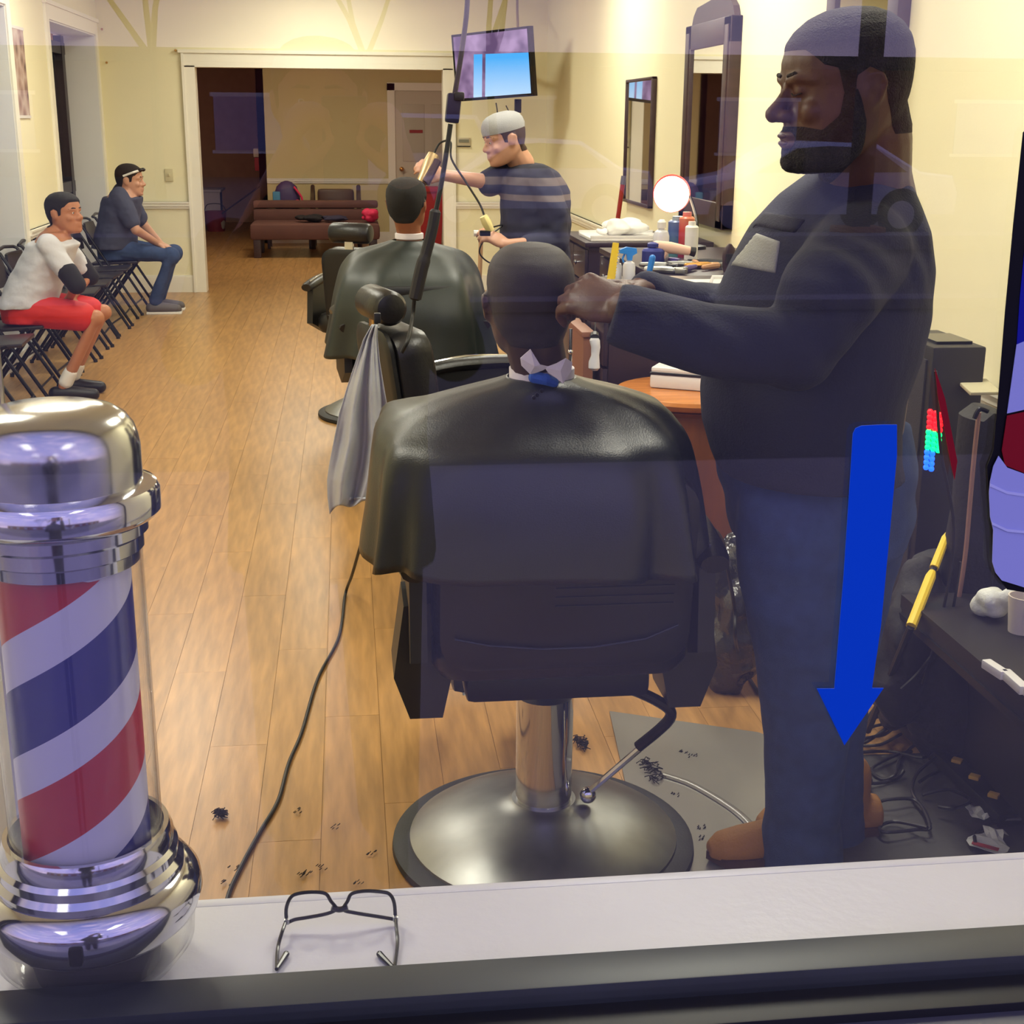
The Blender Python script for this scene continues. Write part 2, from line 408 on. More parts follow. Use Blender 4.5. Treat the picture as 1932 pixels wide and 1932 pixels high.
struct('baseboard_left', m, TRIM)
# back wall with wide cased opening
OX0, OX1, OH = -1.40, .96, 2.12
m = MB().bx(XL - .3, OX0, YB, YB + .14, 0, ZC).bx(OX1, XR + .1, YB, YB + .14, 0, ZC).bx(OX0, OX1, YB, YB + .14, OH, ZC); struct('wall_back', m, WALL)
m = MB(); q = YB - .022
m.bx(OX0 - .115, OX0 + .006, q, YB + .16, 0, OH + .006); m.bx(OX1 - .006, OX1 + .115, q, YB + .16, 0, OH + .006); m.bx(OX0 - .115, OX1 + .115, q, YB + .16, OH - .006, OH + .12); m.bx(OX0 - .14, OX1 + .14, q - .02, YB, OH + .12, OH + .15)
m.bx(OX0 - .115, OX0 - .09, q - .012, YB, 0, OH + .12); m.bx(OX1 + .09, OX1 + .115, q - .012, YB, 0, OH + .12)
d1 = struct('door_1', m, TRIM)
m = MB(); rail_profile(m, 'x', YB, XL, OX0 - .115, .84, -1); rail_profile(m, 'x', YB, OX1 + .115, XR, .84, -1); struct('trim_4', m, TRIM)
m = MB().bx(XL, OX0 - .115, YB - .016, YB, 0, .15).bx(OX1 + .115, XR, YB - .016, YB, 0, .15).bx(XL, OX0 - .115, YB - .01, YB, .15, .165); struct('baseboard_back', m, TRIM)
# back room
BY = 19.2
struct('wall_rear_room', MB().bx(-1.17, 2.6, BY, BY + .1, 0, 2.9).bx(-1.17, -1.07, BY, 23.2, 0, 2.9), WALLB)
struct('wall_rear_hall', MB().bx(-3.2, -1.0, 23.2, 23.3, 0, 2.9).bx(-3.25, -3.15, YB + .1, 23.3, 0, 2.9), mat('brown_hall_paint', (200, 165, 135), .8, noise_amt=.05))
struct('wall_rear_side', MB().bx(2.5, 2.6, YB + .1, BY + .1, 0, 2.9), WALLB)
struct('ceiling_rear', MB().bx(-3.25, 2.6, YB + .14, 23.3, 2.8, 2.9), CEIL)
m = MB(); rail_profile(m, 'x', BY, -1.07, .58, .84, -1); m.bx(-1.07, .58, BY - .016, BY, 0, .15); struct('trim_5', m, TRIM)
# grey door on the rear wall
DX = .68
dd = struct('door_2', MB().bx(DX, DX + .9, BY - .03, BY + .01, 0, 2.03), mat('grey_door_paint', (196, 188, 170), .5))
f = MB().bx(DX - .1, DX, BY - .05, BY + .02, 0, 2.12).bx(DX + .9, DX + 1., BY - .05, BY + .02, 0, 2.12).bx(DX - .1, DX + 1., BY - .05, BY + .02, 2.03, 2.13); f.build('door_frame', TRIM, dd)
f = MB()
for z0, z1 in ((.25, .95), (1.1, 1.85)):
    for x0, x1 in ((.1, .4), (.5, .8)): f.bx(DX + x0, DX + x1, BY - .04, BY - .02, z0, z1, .006)
f.build('door_panel', mat('grey_door_panel', (188, 180, 162), .5), dd)
MB().lathe([(.0, 0), (.03, 0), (.03, .008), (.012, .015), (.012, .04), (.028, .05), (.03, .065), (.015, .078), (0, .08)], (DX + .08, BY - .04, 1.0), 16, ax=Matrix.Rotation(math.pi / 2, 3, 'X')).build('door_handle', GOLD, dd)
p = PY(785, 248, BY - .045); MB().bx(p.x - .09, p.x + .09, BY - .048, BY - .04, p.z - .02, p.z + .02).build('door_plaque', mat('red_sticker', (150, 40, 40), .5), dd, label='small red plaque')
ld = bpy.data.lights.new('rear_room_light', 'AREA'); ld.size = 1.2; ld.energy = 60; ld.color = (1, .88, .68)
t = thing('ceiling_light', 'warm ceiling light of the rear room beyond the wide opening', 'light', (-.5, 16.3, 2.76))
MB().lathe([(0, 0), (.22, 0), (.25, .02), (.25, .04), (0, .04)], (-.5, 16.3, 2.76), 24).build('diffuser', LAMP, t)
lo = bpy.data.objects.new('rear_room_light', ld); COL.objects.link(lo); lo.parent = t; lo.location = (0, 0, -.03)

# ---------------- front: low wall, sill board, window frame, glass
GY = 1.150
struct('wall_front', MB().bx(XL - .3, XR + .2, 1.20, 1.40, 0, .735).bx(XL - .3, XR + .2, 1.10, 1.35, 2.75, ZC + .1), WALL)
SILL = mat('white_sill_board', (202, 202, 204), .42, noise_amt=.03, noise_scale=6, bump=.08, bump_scale=70)
sl = struct('trim_6', MB().bx(XL - .2, XR, 1.18, 1.405, .735, .7735), SILL)
MB().bx(XL - .2, XR, 1.4055, 1.4215, .728, .774, .003).build('sill_nosing', SILL, sl)
FRM = mat('black_window_frame', (42, 47, 49), .42, metal=.2, noise_amt=.3, noise_scale=5)
fm = struct('window_3', MB().bx(XL, XR + .1, 1.165, 1.220, .735, .808, .002), FRM)
MB().bx(XL, XR + .1, 1.12, 1.168, .70, .785, .002).build('frame_stop', mat('black_frame_groove', (8, 8, 10), .5), fm)
MB().bx(XL, XR + .1, 1.02, 1.125, .66, .775, .003).build('outer_ledge', mat('grey_metal_ledge', (110, 110, 112), .4, metal=.6), fm)
MB().bx(XL, XR + .1, 1.147, 1.153, .78, 2.8).build('window_pane', glass_mat('window_glass', .07), fm)
MB().bx(XL, XR + .1, 1.10, 1.2, 2.75, 2.83).build('frame_head', FRM, fm)
MB().bx(XL, XL + .08, 1.10, 1.2, .79, 2.8).bx(XR, XR + .1, 1.10, 1.2, .79, 2.8).build('frame_jamb', FRM, fm)
struct('wall_facade', MB().bx(XL - 4, XL, 1.05, 1.35, 0, 3.4).bx(XR + .1, XR + 5, 1.05, 1.35, 0, 3.4).bx(XL, XR + .1, 1.1, 1.2, 0, .70).bx(XL - 4, XR + 5, 1.05, 1.3, 2.83, 3.6), mat('facade_brick_paint', (120, 100, 92), .8, noise_amt=.1))

# wall fittings
def plate(name, px, py, w, h, lab, cat, m_, Y=YB):
    p = PY(px, py, Y - .01); t = thing(name, lab, cat, (p.x, Y, p.z))
    MB().bx(p.x - w / 2, p.x + w / 2, Y - .014, Y, p.z - h / 2, p.z + h / 2, .003).build('cover_plate', m_, t); return t, p
t, p = plate('light_switch', 319, 330, .075, .118, 'beige light switch plate on the back wall left of the wide opening', 'switch', mat('almond_plastic', (205, 196, 160), .5))
MB().bx(p.x - .008, p.x + .008, YB - .024, YB - .012, p.z - .014, p.z + .014, .003).build('toggle', mat('almond_plastic', (205, 196, 160), .5), t)
t, p = plate('thermostat', 875, 268, .13, .082, 'small beige thermostat box on the back wall under the television', 'thermostat', mat('beige_plastic', (190, 178, 150), .5))
MB().bx(p.x - .05, p.x + .05, YB - .02, YB - .012, p.z - .005, p.z + .025).build('display', mat('grey_lcd', (120, 118, 100), .3), t)
MB().bx(p.x - .065, p.x + .065, YB - .02, YB - .01, p.z - .046, p.z - .036).build('lower_edge', BLKP, t)
for a, (px, py) in enumerate(((201, 118), (331, 95), (192, 55))):
    p = PY(px, py, YB - .02); tag(MB().lathe([(0, 0), (.012, 0), (.009, .015), (.004, .03), (0, .03)], p, 8, ax=Matrix.Rotation(math.pi / 2, 3, 'X')).build('wall_hook', GOLD), ['curled brass hook on the back wall right of the far window bay', 'tiny brass hook above the left end of the opening', 'tiny brass hook high beside the far window bay'][a], 'hook')
# poster on left wall
t = thing('poster', 'tall narrow poster hung on the left wall between the window bays', 'poster', (XL + .01, 10.37, 1.70))
PM = bpy.data.materials.new('poster_print'); PM.use_nodes = True; n = PM.node_tree
vz = n.nodes.new('ShaderNodeTexVoronoi'); vz.inputs['Scale'].default_value = 9; rr = n.nodes.new('ShaderNodeValToRGB')
tc2 = n.nodes.new('ShaderNodeTexCoord'); n.links.new(tc2.outputs['Object'], vz.inputs['Vector']); n.links.new(vz.outputs['Distance'], rr.inputs[0])
rr.color_ramp.elements[0].color = (*lin((60, 48, 48)), 1); rr.color_ramp.elements[1].color = (*lin((205, 190, 180)), 1); k = rr.color_ramp.elements.new(.4); k.color = (*lin((160, 130, 120)), 1)
n.links.new(rr.outputs[0], n.nodes['Principled BSDF'].inputs['Base Color'])
MB().bx(XL + .002, XL + .008, 10.20, 10.55, 1.66, 2.24).build('print', PM, t)
for za in (2.24, 1.64): MB().bx(XL + .001, XL + .01, 10.18, 10.57, za, za + .02).build('poster_edge', mat('poster_white', (215, 210, 205), .6), t)

# mirrors on the right wall
def mirror(px0, px1, pt, pb, fw, lab, crest=False, thick=.035):
    yn = PX(px1, (pt + pb) / 2, XR).y; yf = PX(px0, (pt + pb) / 2, XR).y; zt = PX((px0 + px1) / 2, pt, XR).z; zb = PX((px0 + px1) / 2, pb, XR).z
    t = thing('wall_mirror', lab, 'mirror', (XR, (yn + yf) / 2, zb))
    f = MB(); x0, x1 = XR - thick, XR
    f.bx(x0, x1, yn, yn + fw, zb, zt, .006); f.bx(x0, x1, yf - fw, yf, zb, zt, .006); f.bx(x0, x1, yn, yf, zb, zb + fw, .006); f.bx(x0, x1, yn, yf, zt - fw, zt, .006)
    f.build('frame', DWOOD, t)
    MB().bx(x0 + .012, x0 + .018, yn + fw * .8, yf - fw * .8, zb + fw * .8, zt - fw * .8).build('mirror_glass', MIRR, t)
    if crest:
        k = MB(); w = yf - yn; pts = [(-w / 2 + .03, 0), (w / 2 - .03, 0), (w / 2 - .07, .06), (w / 2 - .14, .10), (0, .12), (-w / 2 + .14, .10), (-w / 2 + .07, .06)]
        k.prism(pts, .03, Matrix.Rotation(math.pi / 2, 3, 'Z'), (XR - .02, (yn + yf) / 2, zt - .01)); k.build('crest', DWOOD, t)
        for ya, yb_ in ((yn + .03, yn + fw - .03), (yf - fw + .03, yf - .03)): MB().bx(x0 - .006, x0 + .004, ya, yb_, zb + .04, zt - .04, .003).build('bead', DWOOD, t)
    return t, yn, yf, zb, zt
mirror(1186, 1236, 148, 388, .02, 'narrow dark framed wall mirror, farthest of the mirrors on the right wall')
mirror(1306, 1392, 42, 425, .13, 'tall dark wooden framed mirror with a carved crest above the lit station', True, .06)
mirror(1575, 1712, -120, 330, .10, 'pale framed mirror on the right wall behind the standing barber', False, .05)
# ================================================================== BARBER POLE on the sill
def pole():
    Y = 1.30; zb = .774
    c = PZ(186, 1800, zb); cx, cy = c.x, Y
    cx = PY(176, 1700, Y).x
    t = thing('barber_pole', 'red, white and blue striped barber pole with chrome caps on the window sill', 'barber pole', (cx, cy, zb))
    def zat(y, px=150): return PY(px, y, Y).z
    C0 = (cx, cy, 0); z = zat
    MB().lathe([(0, zb), (.058, zb), (.064, zb + .006), (.068, zb + .03), (.072, zb + .07), (0, zb + .07)], C0, 48).build('base', BLKP, t)
    # clear bowl
    MB().lathe([(.060, zb + .003), (.085, zb + .012), (.102, zb + .035), (.105, zb + .07), (.102, zb + .07), (.099, zb + .036), (.083, zb + .016), (.060, zb + .007)], C0, 64).build('clear_bowl', glass_mat('clear_acrylic', .06, (.97, .97, .97)), t)
    r0 = zb + .06
    MB().lathe([(.05, r0), (.095, r0), (.108, r0 + .012), (.1135, r0 + .03), (.112, r0 + .045), (.104, r0 + .056), (.096, r0 + .060), (.096, r0 + .068), (.091, r0 + .074), (.091, r0 + .083), (.087, r0 + .088), (.087, r0 + .098), (.083, r0 + .108), (.078, r0 + .108), (.079, r0 + .085), (.05, r0 + .085)], C0, 96).build('lower_ring', CHROME, t)
    rb = r0 + .085
    zt = zat(1062)
    # striped cylinder
    m = bpy.data.materials.new('spiral_stripes'); m.use_nodes = True; n = m.node_tree; b = n.nodes['Principled BSDF']
    a = n.nodes.new('ShaderNodeTexCoord'); s = n.nodes.new('ShaderNodeSeparateXYZ'); n.links.new(a.outputs['Object'], s.inputs[0])
    at = n.nodes.new('ShaderNodeMath'); at.operation = 'ARCTAN2'; n.links.new(s.outputs['Y'], at.inputs[0]); n.links.new(s.outputs['X'], at.inputs[1])
    PITCH = .238; POLE_PH = .71 - (PY(60, 1630, Y).z - zb) / PITCH
    m1 = n.nodes.new('ShaderNodeMath'); m1.operation = 'MULTIPLY'; m1.inputs[1].default_value = -1 / (2 * math.pi); n.links.new(at.outputs[0], m1.inputs[0])
    m2 = n.nodes.new('ShaderNodeMath'); m2.operation = 'MULTIPLY_ADD'; m2.inputs[1].default_value = 1 / PITCH; n.links.new(s.outputs['Z'], m2.inputs[0]); n.links.new(m1.outputs[0], m2.inputs[2])
    m3 = n.nodes.new('ShaderNodeMath'); m3.operation = 'ADD'; m3.inputs[1].default_value = POLE_PH; n.links.new(m2.outputs[0], m3.inputs[0])
    fr = n.nodes.new('ShaderNodeMath'); fr.operation = 'FRACT'; n.links.new(m3.outputs[0], fr.inputs[0])
    r = n.nodes.new('ShaderNodeValToRGB'); r.color_ramp.interpolation = 'CONSTANT'; n.links.new(fr.outputs[0], r.inputs[0])
    el = r.color_ramp.elements; el[0].position = 0; el[0].color = (*lin((215, 212, 222)), 1); el[1].position = .21; el[1].color = (*lin((196, 30, 42)), 1)
    k = el.new(.51); k.color = (*lin((215, 212, 222)), 1); k = el.new(.70); k.color = (*lin((36, 40, 120)), 1)
    n.links.new(r.outputs[0], b.inputs['Base Color']); b.inputs['Roughness'].default_value = .35
    MB().lathe([(0, rb - .01), (.064, rb - .01), (.064, zt + .02), (0, zt + .02)], C0, 96).build('striped_cylinder', m, t)
    MB().lathe([(.0765, rb - .01), (.0765, zt + .02), (.0745, zt + .02), (.0745, rb - .01)], C0, 96).build('glass_tube', glass_mat('pole_glass', .05), t)
    # top collar and dome
    z1 = zt
    zd = zat(762)
    MB().lathe([(.05, z1), (.070, z1), (.074, z1 + .003), (.074, z1 + .014), (.079, z1 + .017), (.079, z1 + .030), (.084, z1 + .034), (.084, z1 + .044), (.093, z1 + .049), (.097, z1 + .054), (.097, z1 + .074), (.094, z1 + .079), (.083, z1 + .083), (.05, z1 + .083)], C0, 96).build('upper_collar', CHROME, t)
    z2 = z1 + .083; h = zd - z2
    MB().lathe([(.05, z2), (.0815, z2), (.0815, z2 + h * .45), (.0800, z2 + h * .58), (.0765, z2 + h * .72), (.070, z2 + h * .84), (.060, z2 + h * .93), (.045, z2 + h * .985), (.02, z2 + h), (0, z2 + h)], C0, 96).build('dome', mat('satin_chrome', (205, 205, 205), .16, metal=1.), t)
    MB().box((cx + .004, cy - .113, r0 + .03), (.014, .012, .02), None, .004).build('screw', BLKM, t)
    # wall stand post
    MB().bx(cx - .085, cx - .079, cy + .06, cy + .075, zb, zt + .05).build('stand_post', WHITE, t)
pole()
p = PY(9, 760, 1.40); t = thing('metal_rod', 'thin upright pale metal rod at the left edge behind the barber pole', 'rod', (p.x, 1.385, .774))
MB().tube([(p.x, 1.385, .78), (p.x, 1.385, PY(9, 622, 1.385).z)], .0045, 10).build('rod', mat('pale_metal', (190, 180, 150), .3, metal=.9), t)
MB().lathe([(0, 0), (.012, 0), (.012, .006), (.005, .009), (0, .009)], (p.x, 1.385, .774), 16).build('foot', MATS['pale_metal'], t); MB().sph((p.x, 1.385, PY(9, 622, 1.385).z), .0055, n=10, m=6).build('tip', MATS['pale_metal'], t)
q0 = PZ(24, 1180, .70); q1 = PZ(40, 1600, .70)
t = thing('low_cabinet', 'low grey-white cabinet standing inside the window behind the barber pole', 'cabinet', (q0.x - .3, (1.46 + q0.y) / 2, 0))
LW = mat('worn_white_paint', (196, 196, 190), .6, noise_amt=.12, noise_scale=9)
MB().bx(q0.x - .6, q0.x - .01, 1.46, q0.y - .01, 0, .675, .004).build('body', LW, t); MB().bx(q0.x - .61, q0.x, 1.45, q0.y, .675, .70, .004).build('top', LW, t)
MB().bx(q0.x - .012, q0.x + .004, 1.50, q0.y - .06, .08, .64, .003).build('side_panel', LW, t)

# ================================================================== GLASSES on the sill
def glasses():
    z = .7745; t = thing('eyeglasses', 'black framed eyeglasses lying open on the white window sill', 'glasses', PZ(640, 1790, z))
    def G(px, py, h=0): return PZ(px, py, z + h)
    # the front stands upright resting on the lenses' lower rim: points from photo at the plane of the front
    yb = G(640, 1760).y
    def F(px, py): return PY(px, py, yb + .012)
    L = [(541, 1742), (540, 1715), (548, 1694), (562, 1686), (590, 1683), (614, 1686), (624, 1700), (634, 1715), (616, 1724), (580, 1731), (556, 1735)]
    Rr = [(746, 1735), (744, 1705), (736, 1688), (722, 1683), (690, 1681), (664, 1686), (656, 1700), (648, 1716), (668, 1722), (705, 1728), (730, 1732)]
    FM = mat('black_acetate', (12, 12, 14), .25)
    for s_, nm in ((L, 'left'), (Rr, 'right')):
        pts = [F(*p) for p in s_]; m = MB(); ps = smooth_pts(pts + [pts[0]], 4); m.tube(ps, .0021, 8); m.build('lens_rim', FM, t)
        q = MB(); k = len(pts); c = sum(pts, Vector()) / k
        q.add([p + Vector((0, d, 0)) for d in (-.0008, .0008) for p in pts], [tuple(range(k)), tuple(range(2 * k - 1, k - 1, -1))] + [(i, (i + 1) % k, (i + 1) % k + k, i + k) for i in range(k)])
        q.build('lens', glass_mat('lens_glass_' + nm, .05), t)
    MB().tube(smooth_pts([F(626, 1712), F(640, 1716), F(656, 1712)], 5), .0034, 8).build('bridge', FM, t)
    for a, b, c, d in (((541, 1735), (524, 1790), (522, 1828), (540, 1800)), ((746, 1730), (750, 1780), (744, 1828), (716, 1800))):
        top = F(*a); p2 = G(*b, .004); p3 = G(c[0], c[1], .003); p4 = G(d[0], d[1], .003)
        MB().tube(smooth_pts([top, (top + p2) / 2 + Vector((0, 0, .003)), p2, p3], 5), .0021, 8).build('temple', FM, t)
        MB().tube([p3, p4], [.0022, .0036], 8).sph(p4, .0036, n=8, m=6).sph(p3, .0023, n=8, m=6).build('temple_tip', FM, t)
        MB().box(top + Vector((0, -.003, 0)), (.006, .006, .006), None, .001).build('hinge', mat('silver_hinge', (190, 190, 190), .3, metal=1), t)
glasses()

# ================================================================== DECALS on the glass
def decal(name, polys, lab, cat, Y=1.1455, th=.0008):
    """polys: list of (part, pixel polygon, colour material)"""
    first = [PY(x, y, Y) for x, y in polys[0][1]]; t = thing(name, lab, cat, (sum(p.x for p in first) / len(first), Y, min(p.z for p in first)))
    for i, (nm, pl, m_) in enumerate(polys):
        ps = [PY(x, y, Y - i * .0006) for x, y in pl]; MB().prism([(p.x, p.z) for p in ps], th, None, (0, Y - i * .0006, 0)).build(nm, m_, t)
    return t
BLUE = mat('blue_vinyl_film', (2, 84, 214), .5, spec=.1); REDV = mat('red_vinyl_film', (150, 24, 36), .5, spec=.1)
LAVV = mat('pale_vinyl_film', (176, 182, 226), .5, spec=.2); BKV = mat('black_vinyl_film', (10, 9, 14), .5, spec=.2); DBV = mat('deep_blue_vinyl_film', (18, 24, 150), .5, spec=.2)
decal('window_decal', [('film', [(1692, 801), (1665, 801), (1625, 803), (1614, 808), (1609, 818), (1604, 900), (1592, 1080), (1574, 1299), (1541, 1299), (1593, 1406), (1667, 1298), (1645, 1298), (1662, 1180), (1680, 990), (1692, 860)], BLUE)], 'bright blue arrow decal pointing down on the window glass', 'decal')
decal('window_decal', [('film', [(1764, 695), (1783, 752), (1806, 870), (1801, 905), (1795, 880), (1770, 750)], REDV)], 'thin slanted red sliver of film on the window glass over the speaker', 'decal')
pl = [('outline', [(1945, 232), (1930, 250), (1912, 420), (1896, 590), (1884, 740), (1874, 850), (1862, 880), (1864, 920), (1872, 1000), (1876, 1060), (1880, 1085), (1900, 1112), (1960, 1122), (1990, 232)], BKV),
      ('stripe', [(1948, 350), (1935, 450), (1924, 560), (1918, 650), (1990, 620), (1990, 350)], DBV), ('stripe', [(1918, 650), (1900, 780), (1990, 760), (1990, 620)], LAVV), ('stripe', [(1900, 784), (1890, 850), (1896, 878), (1990, 915), (1990, 765)], REDV),
      ('cap', [(1884, 860), (1874, 880), (1868, 908), (1866, 930), (1868, 975), (1874, 1000), (1872, 1060), (1878, 1080), (1890, 1095), (1932, 1108), (1990, 1112), (1990, 915), (1900, 882)], LAVV),
      ('cap_line', [(1868, 918), (1900, 932), (1990, 945), (1990, 940), (1900, 927), (1868, 912)], mat('light_vinyl_film', (205, 210, 240), .5)), ('cap_line', [(1872, 990), (1900, 1003), (1990, 1012), (1990, 1007), (1900, 998), (1872, 985)], MATS['light_vinyl_film'])]
decal('window_decal', pl, 'sticker of a striped barber pole with pale cap at the right edge of the window', 'decal')
# ================================================================== BARBER CHAIRS
def rrect(hw, hh, r, k=5):
    out = []
    for cx, cz, a0 in ((hw - r, hh - r, 0), (-hw + r, hh - r, 90), (-hw + r, -hh + r, 180), (hw - r, -hh + r, 270)):
        for i in range(k + 1): a = math.radians(a0 + 90 * i / k); out.append((cx + r * math.cos(a), cz + r * math.sin(a)))
    return out
def cushion(hw, hh, th, rot, c, r=.05, crown=.3, k=5):
    """soft slab in local XZ, thickness along Y"""
    m = MB(); rings = []
    for f, s in ((-1, .86), (-.82, .95), (-.4, 1), (.4, 1), (.82, .95), (1, .86)):
        rings.append([Vector((x * s, f * th / 2, z * s)) for x, z in rrect(hw, hh, r, k)])
    L = len(rings[0])
    m.loft(rings, False)
    for ring, sgn in ((0, -1), (5, 1)):
        cc = len(m.v); m.v.append(Vector((0, sgn * th / 2 * (1 + crown * .2), 0)))
        for j in range(L): m.f.append((ring * L + j, ring * L + (j + 1) % L, cc)); m.sm.append(True)
    R = rot if rot is not None else Matrix.Identity(3)
    m.v = [R @ v + Vector(c) for v in m.v]; return m
def barber_chair(loc, rz, lab, back_top=1.10, seat=.55, headrest=True, base=True, wings=False, bw=.27, back_y=-.26, hr_z=1.2, group=None, hrm=None):
    """faces local +Y"""
    t = thing('barber_chair', lab, 'barber chair', (0, 0, 0), 0)
    if base:
        MB().lathe([(0, 0), (.350, 0), (.356, .008), (.354, .022), (.335, .03), (.30, .03), (0, .03)], (0, 0, 0), 72).build('rubber_ring', RUBBER, t)
        MB().lathe([(.0, .028), (.316, .028), (.314, .036), (.29, .052), (.24, .078), (.18, .098), (.12, .112), (.085, .118), (.075, .125), (.0, .125)], (0, 0, 0), 72).build('base_disc', BRUSH, t)
        MB().lathe([(0, .11), (.066, .11), (.066, seat - .20), (.070, seat - .195), (.070, seat - .17), (0, seat - .17)], (0, 0, 0), 40).build('column', CHROME, t)
        MB().lathe([(0, seat - .24), (.055, seat - .24), (.085, seat - .20), (.085, seat - .15), (0, seat - .15)], (0, 0, 0), 32).build('mount', BLKM, t)
        MB().tube(smooth_pts([(.05, -.06, seat - .19), (.14, -.10, seat - .165), (.24, -.13, seat - .20), (.262, -.13, seat - .24), (.20, -.10, seat - .32)], 6), .013, 10).build('lever_grip', BLKM, t)
        MB().tube([(.215, -.105, seat - .31), (.10, -.03, .145)], .008, 8).sph((.10, -.03, .14), .02).build('lever_rod', CHROME, t)
    MB().bx(-.2, .2, -.2, .2, seat - .155, seat - .09, .02).build('seat_frame', BLKM, t)
    cushion(.27, .26, .12, Matrix.Rotation(math.pi / 2, 3, 'X'), (0, 0, seat - .03), .06).build('seat', BLK, t)
    hb = (back_top - (seat - .04)) / 2; cz = (back_top + seat - .04) / 2; tilt = Matrix.Rotation(math.radians(8), 3, 'X')
    b = cushion(bw, hb, .13, tilt, (0, back_y, cz), .07, .6); b.build('backrest', BLK, t)
    bo = MB(); 
    cushion(bw - .012, hb + .005, .03, tilt, (0, back_y - .072, cz - .005), .07, .1).build('back_shell', BLKP, t)
    MB().tube([tilt @ Vector((x, -.093, z)) + Vector((0, back_y, cz)) for x, z in [(-.85 * bw, -hb + .085), (-.6 * bw, -hb + .068), (-.2 * bw, -hb + .055), (.2 * bw, -hb + .055), (.6 * bw, -hb + .07), (.85 * bw, -hb + .1)]], .003, 6).build('piping', BLKP, t)
    st = MB()
    for dz in (.15, .17, .19): st.tube([tilt @ Vector((x, -.089, -hb + dz)) + Vector((0, back_y, cz)) for x in (-.1 * bw, .8 * bw)], .0018, 5)
    st.build('stitching', BLKP, t)
    if headrest:
        hy = back_y - .02 - (hr_z - cz) * -.0
        MB().box((0, back_y - .10, (back_top + hr_z) / 2 - .01), (.05, .014, hr_z - back_top + .06), None, .003).build('headrest_bracket', hrm or GOLD, t)
        m = MB(); m.tube([(-.12, 0, 0), (-.115, 0, 0), (-.10, 0, 0), (.10, 0, 0), (.115, 0, 0), (.12, 0, 0)], [.03, .045, .055, .055, .045, .03], 20); m.xf(Matrix.Translation((0, back_y - .075, hr_z))); m.build('headrest', BLK, t)
    for s in (-1, 1):
        a = MB(); x = s * .305
        pts = [Vector((x, -.28, seat + .17)), Vector((x, -.1, seat + .20)), Vector((x, .12, seat + .20)), Vector((x, .26, seat + .175))]
        a.tube(smooth_pts(pts, 4), [.03] + [.038] * 11 + [.034], 12, flat=.7); a.build('armrest', BLK, t)
        MB().tube(smooth_pts([Vector((x * .98, -.25, seat + .20)), Vector((x * .98, -.05, seat + .228)), Vector((x * .98, .2, seat + .215))], 4), .006, 6).build('armrest_trim', CHROME, t)
        poly = [(-.24, .15), (.22, .15), (.24, .0), (.2, -.12), (-.06, -.14), (-.26, -.06)]
        MB().prism([(p_[0], p_[1]) for p_ in poly], .035, Matrix.Rotation(math.pi / 2, 3, 'Z'), (s * .30, 0, seat + .03)).build('side_panel', BLKP, t)
        if wings:
            # hanging side pads below the arms
            w = MB(); P = [(-.045, .14), (.05, .15), (.055, -.02), (.035, -.115), (-.035, -.115), (-.068, -.02)]
            if s > 0: P = [(-a_, b_) for a_, b_ in reversed(P)]
            w.prism(P, .16, None, (s * .282, back_y + .12, seat - .075)); w.build('side_wing', BLKP, t)
    MB().bx(-.16, .16, .38, .42, .22, .24, .006).tube([(-.12, .2, seat - .13), (-.13, .40, .23)], .012, 8).tube([(.12, .2, seat - .13), (.13, .40, .23)], .012, 8).build('footrest', CHROME, t)
    t.location = loc; t.rotation_euler = (0, 0, rz); return t
# front customer's chair
pA = PZ(1036, 1578, .02)
print('chairA', pA)
barber_chair((pA.x - .015, pA.y, 0), math.radians(0), 'black leather barber chair with round steel base nearest the window, seating the front customer', back_top=.98, seat=.612, headrest=False, wings=True, bw=.27, back_y=-.22)
# empty chair turned to the right, grey cape over its back
barber_chair((.535, 4.45, 0), math.radians(-74), 'empty black barber chair with padded headrest and a grey cape over its back', back_top=1.02, seat=.62, headrest=True, hr_z=1.085, bw=.19, back_y=-.38)
# second customer's chair
pC = PY(770, 600, 6.2)
barber_chair((pC.x, 6.25, 0), math.radians(5), 'black barber chair under the second customer in the middle of the shop', back_top=.96, seat=.60, headrest=False, bw=.23)
# rear chair, only headrest in view
pD = PY(676, 432, 7.6)
barber_chair((pD.x + .10, 7.75, 0), math.radians(-25), 'black barber chair behind the second customer, only its padded headrest showing', back_top=.98, seat=.58, headrest=True, hr_z=PY(676, 425, 7.6).z - .03, bw=.18, hrm=CHROME)

# floor mats
MATM = mat('grey_vinyl_mat', (128, 124, 116), .24, noise_amt=.1, noise_scale=3, bump=.05, bump_scale=20)
def slab(name, pts, z0, z1, m_, lab, cat, **k):
    n = len(pts); mb = MB().add([Vector((x, y, z)) for z in (z0, z1) for x, y in pts], [tuple(range(n))[::-1], tuple(range(n, 2 * n))] + [(i, (i + 1) % n, (i + 1) % n + n, i + n) for i in range(n)])
    o = mb.build(name, m_); return tag(o, lab, cat, **k)
A = PZ(1150, 1345); B = PZ(1430, 1385); 
slab('floor_mat', [(A.x, A.y), (PZ(1192, 1500).x - .02, 2.95), (PZ(1230, 1650).x, 1.5), (1.15, 1.5), (1.25, 3.2), (B.x, B.y)], .0005, .006, MATM, 'grey glossy vinyl mat under the front barber chair and boots', 'mat')
slab('floor_mat', [(1.0, 1.5), (.98, 2.3), (1.02, 2.95), (1.25, 3.18), (XR - .02, 3.15), (XR - .02, 1.5)], .0065, .016, mat('charcoal_foam_mat', (66, 64, 62), .7, bump=.1, bump_scale=60), 'charcoal foam mat in the front right corner under the tangled cables', 'mat')
